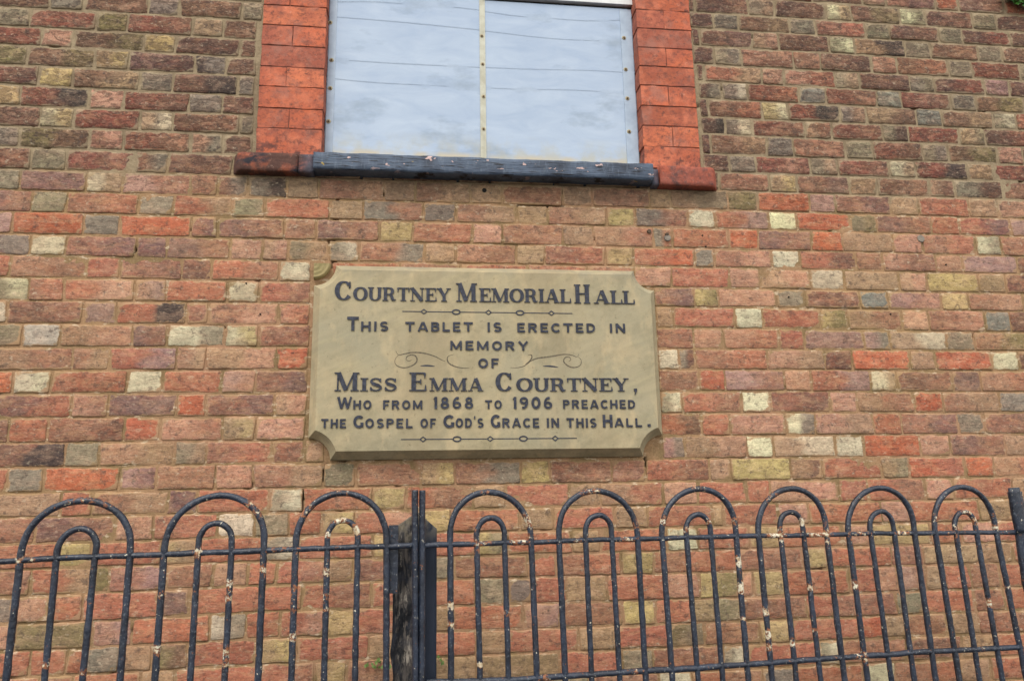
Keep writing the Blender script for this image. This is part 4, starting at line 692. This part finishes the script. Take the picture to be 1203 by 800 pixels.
# ---- lettering: strokes of varying width, raised lead
def arc(cx, cy, rx, ry, a0, a1, n=14): return [(cx+rx*math.cos(math.radians(a0+(a1-a0)*i/n)), cy+ry*math.sin(math.radians(a0+(a1-a0)*i/n))) for i in range(n+1)]
SW = .185
def glyph(ch, font):
    """returns (width, strokes); a stroke is (points, widths) in cap heights; widths along the path"""
    if font == 'sans':
        h = SW/2; T = 1-h; B = h
        def s(*p, w=SW): return (list(p), w)
        L = h
        d = {
         'T': (.84, [s((0, T), (.84, T)), s((.42, T), (.42, 0))]),
         'H': (.80, [s((L, 0), (L, 1)), s((.80-h, 0), (.80-h, 1)), s((L, .5), (.8-h, .5))]),
         'I': (SW, [s((L, 0), (L, 1))]), '1': (.30, [s((.30-h, 0), (.30-h, 1)), s((.05, .80), (.30-h, .95), w=.10)]),
         'A': (.92, [s((.07, 0), (.43, 1), w=.17), s((.85, 0), (.49, 1), w=.19), s((.2, .28), (.72, .28), w=.13)]),
         'B': (.74, [s((L, 0), (L, 1)), s((L, T), (.42, T), *arc(.42, .76-.01, .22, T-.75, 90, -90, 8), (L, .53), w=.16), s((.4, .53), *arc(.42, .30, .24, .215, 90, -90, 8), (L, B), w=.17)]),
         'L': (.66, [s((L, 0), (L, 1)), s((L, B), (.66, B))]),
         'E': (.68, [s((L, 0), (L, 1)), s((L, T), (.66, T)), s((L, .5), (.60, .5), w=.15), s((L, B), (.68, B))]),
         'F': (.64, [s((L, 0), (L, 1)), s((L, T), (.64, T)), s((L, .48), (.56, .48), w=.16)]),
         'R': (.80, [s((L, 0), (L, 1)), s((L, T), (.42, T), *arc(.44, .72, .24, T-.72, 90, -90, 8), (L, .54), w=.17), s((.42, .5), (.70, 0), w=.2)]),
         'P': (.72, [s((L, 0), (L, 1)), s((L, T), (.38, T), *arc(.40, .70, .24, T-.70, 90, -90, 8), (L, .49), w=.17)]),
         'D': (.78, [s((L, 0), (L, 1)), s((L, T), (.33, T), *arc(.33, .5, .36, .5-h, 90, -90, 12), (L, B), w=.17)]),
         'C': (.80, [s(*arc(.44, .5, .35, .5-h, 42, 318, 18))]),
         'G': (.82, [s(*arc(.44, .5, .35, .5-h, 46, 305, 18)), s((.70, .06), (.70, .40), w=.16), s((.56, .37), (.80, .37), w=.12)]),
         'O': (.86, [s(*arc(.43, .5, .43-h, .5-h, 90, 450, 24))]),
         'U': (.78, [s((L, 1), (L, .38), *arc(.39, .38, .39-h, .38-h, 180, 360, 12), (.78-h, 1))]),
         'N': (.82, [s((L, 0), (L, 1), w=.17), s((.82-h, 0), (.82-h, 1), w=.17), s((L, .97), (.82-h, .03), w=.19)]),
         'M': (1.0, [s((L, 0), (L, 1), w=.17), s((1-h, 0), (1-h, 1), w=.17), s((L, .97), (.5, .12), w=.17), s((1-h, .97), (.5, .12), w=.17)]),
         'W': (1.25, [s((.07, 1), (.36, .05), w=.18), s((.36, .05), (.62, .95), w=.13), s((.62, .95), (.90, .05), w=.18), s((.90, .05), (1.18, 1), w=.13)]),
         'Y': (.88, [s((.08, 1), (.44, .44), w=.19), s((.80, 1), (.44, .44), w=.19), s((.44, .48), (.44, 0))]),
         'S': (.70, [s(*arc(.35, .70, .25, .30-h, 30, 270, 12), *arc(.35, .29, .26, .29-h, 90, -150, 12)[1:], w=.17)]),
         '8': (.70, [s(*arc(.35, .73, .20, .27-h, 90, 450, 16), w=.15), s(*arc(.35, .29, .26, .29-h, 90, 450, 18), w=.16)]),
         '6': (.70, [s(*arc(.35, .31, .26, .31-h, 90, 450, 18), w=.16), s(*arc(.42, .42, .33, .50, 180, 100, 8), (.50, .9), w=.16)]),
         '9': (.70, [s(*arc(.35, .69, .26, .31-h, 90, 450, 18), w=.16), s(*arc(.28, .58, .33, .50, 0, -80, 8), (.20, .10), w=.16)]),
         '0': (.74, [s(*arc(.37, .5, .37-h, .5-h, 90, 450, 22))]),
         '.': (.2, [s((.1, 0), (.1, .2), w=.2)]), "'": (.12, [s((.08, 1.22), (.03, .92), w=.11)]),
        }
        return d[ch]
    TK, TN, SF = .20, .065, .05     # thick, thin, serif
    def s(*p, w=TN): return (list(p), w)
    def serif(x, y, w=.34): yy = y+SF/2 if y == 0 else y-SF/2; return s((x-w/2, yy), (x+w/2, yy), w=SF)
    def vw(pts, cx, tk=TK, tn=TN):
        """thick where the curve runs upright"""
        ws = []
        for i in range(len(pts)):
            a = pts[max(0, i-1)]; b = pts[min(len(pts)-1, i+1)]; l = math.hypot(b[0]-a[0], b[1]-a[1]) or 1
            ws.append(tn+(tk-tn)*(abs(b[1]-a[1])/l)**1.6)
        return (pts, ws)
    d = {
     'I': (.40, [s((.20, 0), (.20, 1), w=TK), serif(.20, 0, .40), serif(.20, 1, .40)]),
     'L': (.80, [s((.22, 0), (.22, 1), w=TK), serif(.22, 0, .42), serif(.22, 1, .42), s((.2, .03), (.78, .03), w=.06), (([(.765, .02), (.765, .34)]), [.10, .03])]),
     'E': (.84, [s((.22, 0), (.22, 1), w=TK), serif(.22, 0, .42), serif(.22, 1, .42), s((.2, .03), (.80, .03), w=.06), ([(.795, .02), (.795, .33)], [.10, .03]), s((.2, .97), (.76, .97), w=.06), ([(.755, .98), (.755, .70)], [.10, .03]), s((.2, .51), (.55, .51), w=.06), ([(.56, .38), (.56, .64)], [.05, .05])]),
     'T': (.90, [s((.45, 0), (.45, 1), w=TK), serif(.45, 0, .42), s((.03, .97), (.87, .97), w=.06), ([(.06, .98), (.06, .66)], [.10, .03]), ([(.84, .98), (.84, .66)], [.10, .03])]),
     'H': (1.06, [s((.22, 0), (.22, 1), w=TK), s((.84, 0), (.84, 1), w=TK), serif(.22, 0, .42), serif(.22, 1, .42), serif(.84, 0, .42), serif(.84, 1, .42), s((.22, .51), (.84, .51), w=.06)]),
     'N': (1.04, [s((.18, 0), (.18, 1), w=TN), s((.86, 0), (.86, 1), w=TN), serif(.18, 0, .32), serif(.10, 1, .22), serif(.86, 1, .32), s((.13, .99), (.86, .02), w=TK+.02)]),
     'M': (1.28, [s((.17, 0), (.17, 1), w=TN), s((1.04, 0), (1.04, 1), w=TK), serif(.17, 0, .32), serif(.12, 1, .26), serif(1.04, 0, .42), serif(1.10, 1, .32), s((.20, 1), (.59, .04), w=TK), s((.60, .05), (.98, .97), w=TN)]),
     'A': (1.06, [s((.16, 0), (.50, 1), w=TN), s((.86, 0), (.53, 1), w=TK+.02), serif(.16, 0, .32), serif(.86, 0, .40), s((.26, .30), (.74, .30), w=.06)]),
     'Y': (1.02, [s((.17, 1), (.50, .44), w=TK), s((.85, 1), (.54, .44), w=TN), s((.51, 0), (.51, .48), w=TK), serif(.51, 0, .42), serif(.17, 1, .38), serif(.84, 1, .32)]),
     'U': (1.0, [vw([(.22, 1), (.22, .34)]+arc(.52, .34, .30, .31, 180, 360, 14)[1:]+[(.82, .34), (.82, 1)], 0, TK, TN), serif(.22, 1, .42), serif(.82, 1, .32)]),
     'R': (1.02, [s((.22, 0), (.22, 1), w=TK), serif(.22, 0, .42), serif(.22, 1, .42), vw([(.22, .97), (.46, .97)]+arc(.48, .73, .24, .24, 90, -90, 12)+[(.22, .49)], 0), (([(.50, .49), (.64, .40), (.70, .22), (.76, .07), (.86, .04), (.96, .10)]), [.08, .17, .2, .17, .09, .04])]),
     'O': (.98, [vw(arc(.49, .5, .39, .465, 90, 450, 30), 0, TK+.02)]),
     'C': (.92, [vw(arc(.48, .5, .38, .465, 40, 325, 26), 0, TK+.02), ([(.82, .98), (.82, .64)], [.05, .10])]),
     'S': (.74, [vw(arc(.37, .735, .235, .235, 10, 215, 12)+arc(.37, .265, .26, .235, 50, -175, 14), 0, .12), ([(.18, .60), (.56, .40)], [.10, .17] if 0 else [.17, .17]), ([(.615, .98), (.615, .70)], [.05, .07]), ([(.115, .02), (.115, .30)], [.05, .07])]),
     ',': (.2, [s((.1, 0), (.1, .2), w=.2), ([(.15, .05), (.04, -.25)], [.1, .04])]),
    }
    return d[ch]
def ribbon(bm, pts, ws, z0, z1):
    if not isinstance(ws, list): ws = [ws]*len(pts)
    if len(ws) != len(pts): ws = [ws[0]+(ws[-1]-ws[0])*i/(len(pts)-1) for i in range(len(pts))]
    lf, rt_ = [], []
    closed = math.hypot(pts[0][0]-pts[-1][0], pts[0][1]-pts[-1][1]) < 1e-6 and len(pts) > 4
    n = len(pts)
    for i, (x, y) in enumerate(pts):
        if closed: a, b = pts[(i-1) if i > 0 else n-2], pts[(i+1) if i < n-1 else 1]
        else: a, b = pts[max(0, i-1)], pts[min(n-1, i+1)]
        dx, dy = b[0]-a[0], b[1]-a[1]; l = math.hypot(dx, dy) or 1e-9
        nx_, ny_ = -dy/l, dx/l; w_ = ws[i]/2
        if 0 < i < n-1 or closed:
            d1 = Vector((x-a[0], y-a[1])); d2 = Vector((b[0]-x, b[1]-y))
            if d1.length > 1e-7 and d2.length > 1e-7:
                c = max(.55, d1.normalized().dot(Vector((dx/l, dy/l)))); w_ /= c
        lf.append((x+nx_*w_, y+ny_*w_)); rt_.append((x-nx_*w_, y-ny_*w_))
    top = [(bm.verts.new(P3(*a, z1)), bm.verts.new(P3(*b, z1))) for a, b in zip(lf, rt_)]
    bot = [(bm.verts.new(P3(*a, z0)), bm.verts.new(P3(*b, z0))) for a, b in zip(lf, rt_)]
    for i in range(n-1):
        bm.faces.new((top[i][0], top[i][1], top[i+1][1], top[i+1][0]))
        bm.faces.new((top[i][0], top[i+1][0], bot[i+1][0], bot[i][0])); bm.faces.new((top[i][1], bot[i][1], bot[i+1][1], top[i+1][1]))
    for e in (0, n-1): bm.faces.new((top[e][0], bot[e][0], bot[e][1], top[e][1]))
ZF = .0505
for font, word, x0, x1, y0, y1, H in WORDS:
    x0, x1, y0, y1, H = (v/10000 for v in (x0, x1, y0, y1, H))
    gl = [glyph(c, font) for c in word]
    gap = .30 if font == 'sans' else .03
    tot = sum(g_[0] for g_ in gl)+gap*(len(gl)-1)
    if len(gl) == 1: sx = (x1-x0)/gl[0][0]
    else: sx = (x1-x0)/tot
    if word in (',', '.', 'I'): sx = H
    hh = H if word not in (',', '.') else .011
    if word in (',', '.'): sx = hh
    if word == '.': hh = .044; sx = .044
    if word == ',': hh = .046; sx = .044
    cur = x0
    for c, (wd, st) in zip(word, gl):
        bm = bmesh.new(); yb = y0+(y1-y0)*((cur-x0)/max(1e-6, x1-x0))
        for q, (pts, ws) in enumerate(st):
            P_ = [(cur+px_*sx, yb+py_*hh) for px_, py_ in pts]
            kk = (sx+hh)/2
            if isinstance(ws, list) or font == 'serif': k2 = kk
            else: k2 = kk*.5+hh*.5
            k2 *= 1.16
            ribbon(bm, P_, [v*k2 for v in ws] if isinstance(ws, list) else ws*k2, ZF-.003, ZF+.0034+.00012*q)
        child(bmlink('letter', bm, LEAD), tab)
        cur += (wd+gap)*sx
# ornaments
def orn(line, dia, ovals, name):
    bm = bmesh.new()
    (xa, ya), (xb, yb) = [(p[0]/1000, p[1]/1000) for p in line]
    stops = sorted([(p[0]/1000, .0085, 0) for p in dia]+[(p[0]/1000, .0135, 1) for p in ovals])
    cur = xa; Y = lambda x: ya+(yb-ya)*(x-xa)/(xb-xa)
    for x, r, t in stops+[(xb, 0, 2)]:
        ribbon(bm, [(cur, Y(cur)), (x-r, Y(x-r))], .0028, ZF-.002, ZF+.0010)
        cur = x+r
        if t == 0: ribbon(bm, [(x-.010, Y(x)), (x, Y(x)+.0075), (x+.010, Y(x)), (x, Y(x)-.0075), (x-.010, Y(x))], .0032, ZF-.002, ZF+.0014)
        if t == 1: ribbon(bm, arc(x, Y(x), .0125, .0075, 0, 360, 20), .0042, ZF-.002, ZF+.0016)
    child(bmlink(name, bm, LEAD), tab)
orn(ORN['l1'], ORN['d1'], ORN['o1'], 'ornament'); orn(ORN['l2'], ORN['d2'], ORN['o2'], 'ornament')
def smooth_pts(p, n=5):
    q = []
    for i in range(len(p)-1):
        a, b, c, d = (Vector(p[max(0, min(len(p)-1, i+o_))]) for o_ in (-1, 0, 1, 2))
        for t in range(n):
            u = t/n; q.append(tuple(.5*((2*b)+(-a+c)*u+(2*a-5*b+4*c-d)*u*u+(-a+3*b-3*c+d)*u**3)))
    q.append(tuple(p[-1])); return q
for half in (SCROLL[:3], SCROLL[3:]):
    bm = bmesh.new()
    for s_ in half:
        p = smooth_pts([(x/1000, y/1000) for x, y in s_]); n = len(p)
        ribbon(bm, p, [.0014+.0030*math.sin(math.pi*i/(n-1))**2 for i in range(n)], ZF-.002, ZF+.0004)
    child(bmlink('scroll', bm, FINE), tab)
for s_ in DASH:
    bm = bmesh.new(); p = smooth_pts([(x/1000, y/1000) for x, y in s_]); n = len(p)
    ribbon(bm, p, [.0008+.0046*math.sin(math.pi*i/(n-1)) for i in range(n)], ZF-.002, ZF+.0006); child(bmlink('scroll_dash', bm, LEAD), tab)

# ---------------- railings
SL = .09
def fz(X): return .5-SL*X
def FP(p, dz=0): return Vector((p[0]/1000, p[1]/1000, fz(p[0]/1000)+dz))
CH = [(x/1000, y/1000, max(.008, r/1000*.66), s*.94) for x, y, r, s in CHIPS]
def chipv(x, y):
    v = 0
    for cx_, cy_, r, s in CH:
        if abs(x-cx_) < 2*r and abs(y-cy_) < 2*r:
            v = max(v, s*max(0, min(1, 1.7-1.1*math.hypot(x-cx_, y-cy_)/r)))
    return v
def tube(name, pts, r, mat, par, ns=10, flat=1., lump=.0010, caps=True):
    """pts in wall space; r radius; flat squashes towards the wall normal"""
    # resample
    P_ = [Vector(p) for p in pts]; Q = []
    for a, b in zip(P_, P_[1:]):
        k = max(1, int((b-a).length/.012))
        Q += [a.lerp(b, i/k) for i in range(k)]
    Q.append(P_[-1]); V, C, F = [], [], []
    sd = rnd.uniform(0, 99)
    for i, p in enumerate(Q):
        t = (Q[min(len(Q)-1, i+1)]-Q[max(0, i-1)]).normalized()
        nrm = Vector((SL, 0, 1)).normalized(); side = t.cross(nrm).normalized()
        for j in range(ns):
            a = 2*math.pi*j/ns
            rr = r+lump*noise.fractal(Vector((p.x*45+math.cos(a)*.6+sd, p.y*45, math.sin(a)*.6)), .8, 2, 3)
            q = p+side*math.cos(a)*rr+nrm*math.sin(a)*rr*flat
            V.append(P3(q.x, q.y, q.z)); C.append((0, 0, 0, chipv(p.x, p.y)))
    for i in range(len(Q)-1):
        for j in range(ns): F.append((i*ns+j, i*ns+(j+1) % ns, (i+1)*ns+(j+1) % ns, (i+1)*ns+j))
    if caps: F.append(tuple(range(ns-1, -1, -1))); F.append(tuple((len(Q)-1)*ns+j for j in range(ns)))
    return child(link(name, V, F, mat, smooth=True, cols=C), par)
def hoop_path(h):
    bl, tl, ap, tr, br = [FP(p) for p in h]
    def ext(t, b):
        d_ = (b-t); k = (1.30+t.y)/(-d_.y) if d_.y < 0 else 1; e = t+d_*k; e.z = fz(e.x); return e
    L_, R_ = ext(tl, bl), ext(tr, br)
    # spring the arch a little above the rail
    wd = (tr.x-tl.x); top = ap.y; hgt = top-max(tl.y, tr.y)
    ry = min(hgt*.92, wd*.62)
    sp = top-ry
    pts = [L_, tl]
    a = Vector((tl.x+(tl.x-bl.x)*.05, sp, 0)); b = Vector((tr.x+(tr.x-br.x)*.05, sp, 0)); cx_ = (a.x+b.x)/2
    for i in range(25):
        th = math.pi*(1-i/24); k_ = math.sin(th)
        x = cx_+(b.x-a.x)/2*math.cos(th)+(ap.x-cx_)*k_*.8; y = sp+ry*(abs(math.sin(th))**.92)
        pts.append(Vector((x, y, fz(x))))
    pts += [tr, R_]
    return pts
RA = [FP(p) for p in RAIL_A]; RB = [FP(p) for p in RAIL_B]; RC = [FP(p) for p in RAIL_C]
pa = tag(empty('railing_panel', P3(-.6, -1.35, fz(-.6))), 'navy hooped iron railing panel left of the weathered timber post', 'railing', 'hooped railings in front of the hall')
pb = tag(empty('railing_panel', P3(.9, -1.35, fz(.9))), 'longer navy hooped iron railing panel right of the timber post, its lower rail in view', 'railing', 'hooped railings in front of the hall')
ext_l = RA[0]+(RA[0]-RA[3])*1.2
tube('top_rail', [ext_l]+RA, .0068, IRON, pa, lump=.0016); 
tube('top_rail', RB, .0068, IRON, pb, lump=.0016)
tube('lower_rail', RC, .0078, IRON, pb, lump=.0014)
tube('lower_rail', [RC[0]+Vector((-.01-x, -.008-.02*x, SL*x)) for x in (0, .3, .6, .9, 1.3)], .0078, IRON, pa, lump=.0014)
for i, h in enumerate(HOOPS):
    tube('outer_hoop' if i % 2 == 0 else 'inner_hoop', hoop_path(h), .0080 if i % 2 == 0 else .0074, IRON, pa if i < 6 else pb, lump=.0013)
for (a, b), p in ((((-25, -6), (-19, -461)), pa), (((-6, -7), (-4, -462)), pb)):
    A, B = FP(a), FP(b); B = A+(B-A)*((1.30+A.y)/(A.y-B.y)); B.z = fz(B.x)
    A2 = A+Vector((0, -.003, 0))
    tube('end_bar', [A+Vector((0, .003, 0)), A2, B], .0082, IRON, p, ns=8, flat=1.6, lump=.0006)
# bracket plate behind the last bar of the left panel
bm = bmesh.new(); z_ = fz(-.08)
box(bm, -.090, -.066, -.255, -.090, z_-.026, z_-.010)
o = child(bmlink('bracket_plate', bm, IRON), pa)
o.data.color_attributes.new('bc', 'FLOAT_COLOR', 'POINT').data.foreach_set('color', [0.]*4*len(o.data.vertices))

# timber post: weathered left half, painted right half
post = tag(empty('timber_post', P3(-.02, -EYE, .44)), 'weathered pointed timber post behind the joint of the two railing panels', 'post')
def post_half(name, xa, xb, mat, amp, sd, coarse=.007):
    z1, z0 = .452, .342
    def top(x):
        if x < -.018: return -.058-(-.018-x)/.058*.040
        return -.058-(x+.018)/.050*.046
    V, F = [], []
    nx_ = max(3, int((xb-xa)/coarse)); ny_ = 150; prof = []
    outer_left = xa < -.05
    for i in range(5): prof.append((xa, z0+(z1-z0)*i/5) if True else None)
    prof += [(xa+(xb-xa)*i/nx_, z1) for i in range(nx_+1)]
    prof += [(xb, z1-(z1-z0)*i/5) for i in range(1, 6)]
    for j in range(ny_+1):
        v = j/ny_
        for x, z in prof:
            y = -EYE+(top(x)+EYE)*v if False else None
            t = top(x)-max(0, (.40-z))*0.25
            y = -EYE if v == 0 else (t-(1-v)**1.0*.62 if v > .12 else -EYE+(t-.5456+EYE)*v/.12)
            inner = (abs(x-xb) < 1e-6 and outer_left) or (abs(x-xa) < 1e-6 and not outer_left)
            nn = noise.fractal(Vector((x*60+sd, y*9, z*50)), .8, 2.1, 4)
            n2 = noise.noise(Vector((sd, y*14, z*20+3)))
            dx = 0
            if outer_left and x < xa+.004: dx = amp*.9*n2+amp*.5*nn
            if not outer_left and abs(x-xb) < .002: dx = amp*.5*n2
            V.append(P3(x+dx, y, z+amp*nn*(0 if inner else 1)))
    n = len(prof)
    for j in range(ny_):
        for i in range(n-1): q = j*n+i; F.append((q, q+1, q+1+n, q+n))
    F.append(tuple(ny_*n+i for i in range(n)))
    return child(link(name, V, F, mat, smooth=True), post)
o = post_half('weathered_face', -.0785, -.013, POSTW, .0085, 3.); o['label'] = 'rotten left half with bare grey grain and tar'
o = post_half('painted_face', -.0125, .0325, POSTP, .0012, 8.); o['label'] = 'right half under smooth navy paint'

# end post at the right edge
ep = tag(empty('iron_end_post', P3(1.80, -EYE, fz(1.8))), 'thick navy end post at the far right end of the railings', 'post')
tube('post_shaft', [Vector((1.802, -.040, fz(1.8))), Vector((1.806, -.3, fz(1.8))), Vector((1.806, -1.45, fz(1.8)))], .024, IRON, ep, ns=8, flat=.6, lump=.003)
tube('post_plate', [Vector((1.790, -.028, fz(1.8)+.012)), Vector((1.793, -.085, fz(1.8)+.012)), Vector((1.800, -.16, fz(1.8)+.010))], .0225, IRON, ep, ns=6, flat=.35, lump=.004)

# ---------------- ivy hanging in at the top right corner, weeds at the foot of the view
def leaf_mesh(bm, c, size, nrm, up, lobes=5):
    nrm = nrm.normalized(); s_ = up.cross(nrm).normalized(); u_ = nrm.cross(s_)
    cv = bm.verts.new(c+nrm*size*.10); ring = []
    n = lobes*2
    for i in range(n):
        a = -math.pi/2+2*math.pi*i/n; r = size*(1.0 if i % 2 == 0 else .62)*(1.15 if i == n//2 else 1)
        ring.append(bm.verts.new(c+s_*math.cos(a)*r*.9+u_*math.sin(a)*r))
    for i in range(n): bm.faces.new((cv, ring[i], ring[(i+1) % n]))
ivy = tag(empty('ivy', P3(2.6, 2.1, .02)), 'dark green ivy spilling over the bricks at the top right corner', 'climbing plant')
for q in range(3):
    pts = [Vector((2.44+.12*q+.03*math.sin(t*2+q), 1.97+.09*t+.02*q, .02+.004*t)) for t in range(9)]
    V = tube('stem', pts, .004, STEM, ivy, ns=6, lump=.0005)
ri = random.Random(3)
bm = bmesh.new()
for i in range(26):
    x = ri.uniform(2.345, 2.47)
    leaf_mesh(bm, Vector(P3(x, ri.uniform(1.893+(2.47-x)*.42, 1.975), ri.uniform(.02, .045))), ri.uniform(.011, .018), Vector((ri.uniform(-.6, .6), -1, ri.uniform(0, .9))), Vector((ri.uniform(-.5, .5), 0, 1)))
for i in range(420):
    x = ri.choice((ri.uniform(2.385, 2.7), ri.uniform(2.385, 3.3))); y0_ = 1.935+max(0, .05-(x-2.40)*.2)+ .0*(x-2.4)
    y = ri.uniform(1.905 if x > 2.43 else 1.940, ri.choice((2.0, 2.75)))
    if x < 2.46+.25*(2.1-y) and y > 2.2: continue
    c = Vector(P3(x, y, ri.uniform(.008, .045)))
    leaf_mesh(bm, c, ri.uniform(.012, .024), Vector((ri.uniform(-.7, .7), -1, ri.uniform(-.2, 1.0))), Vector((ri.uniform(-.5, .5), 0, 1)))
o = child(bmlink('leaves', bm, LEAF), ivy)
for (x, y, nl, rad, lab) in ((-.135, -.525, 16, .026, 'small green weed low on the wall just left of the timber post'), (.045, -.520, 14, .022, 'small green weed low on the wall just right of the timber post')):
    wd = tag(empty('wall_weed', P3(x, y, .01)), lab, 'weed')
    bm = bmesh.new()
    for i in range(nl):
        a = ri.uniform(0, 6.28); r = rad*math.sqrt(ri.random())
        leaf_mesh(bm, Vector(P3(x+r*math.cos(a)*1.6, y+r*.6*math.sin(a), ri.uniform(.008, .03))), ri.uniform(.005, .009), Vector((ri.uniform(-.6, .6), -1, ri.uniform(0, 1))), Vector((ri.uniform(-.6, .6), 0, 1)), 4)
    child(bmlink('foliage', bm, LEAF2), wd)
# overhead cables across the street: seen only as thin lines in the metal sheets
for i, ((xa, ya), (xb, yb)) in enumerate(WIRES):
    A, B = Vector((xa, ya, 10)), Vector((xb, yb, 10)); D = (B-A)
    V, F = [], []
    n = 60; ns = 6
    for j in range(n+1):
        t = -3+7*j/n; p = A+D*t; p.y += -.03*math.sin(math.pi*min(1, max(0, t)))+.012*math.sin(j*1.1+i)
        for k in range(ns):
            a = 6.283*k/ns; V.append(P3(p.x, p.y+.0075*math.cos(a), p.z+.0075*math.sin(a)))
    for j in range(n):
        for k in range(ns): F.append((j*ns+k, j*ns+(k+1) % ns, (j+1)*ns+(k+1) % ns, (j+1)*ns+k))
    o = link('overhead_cable', V, F, CABLE, smooth=True)
    tag(o, ('topmost', 'second highest', 'third highest', 'lowest')[i]+' of the thin dark overhead cables mirrored as faint lines in the window sheets', 'cable', 'overhead cables mirrored in the window sheets')
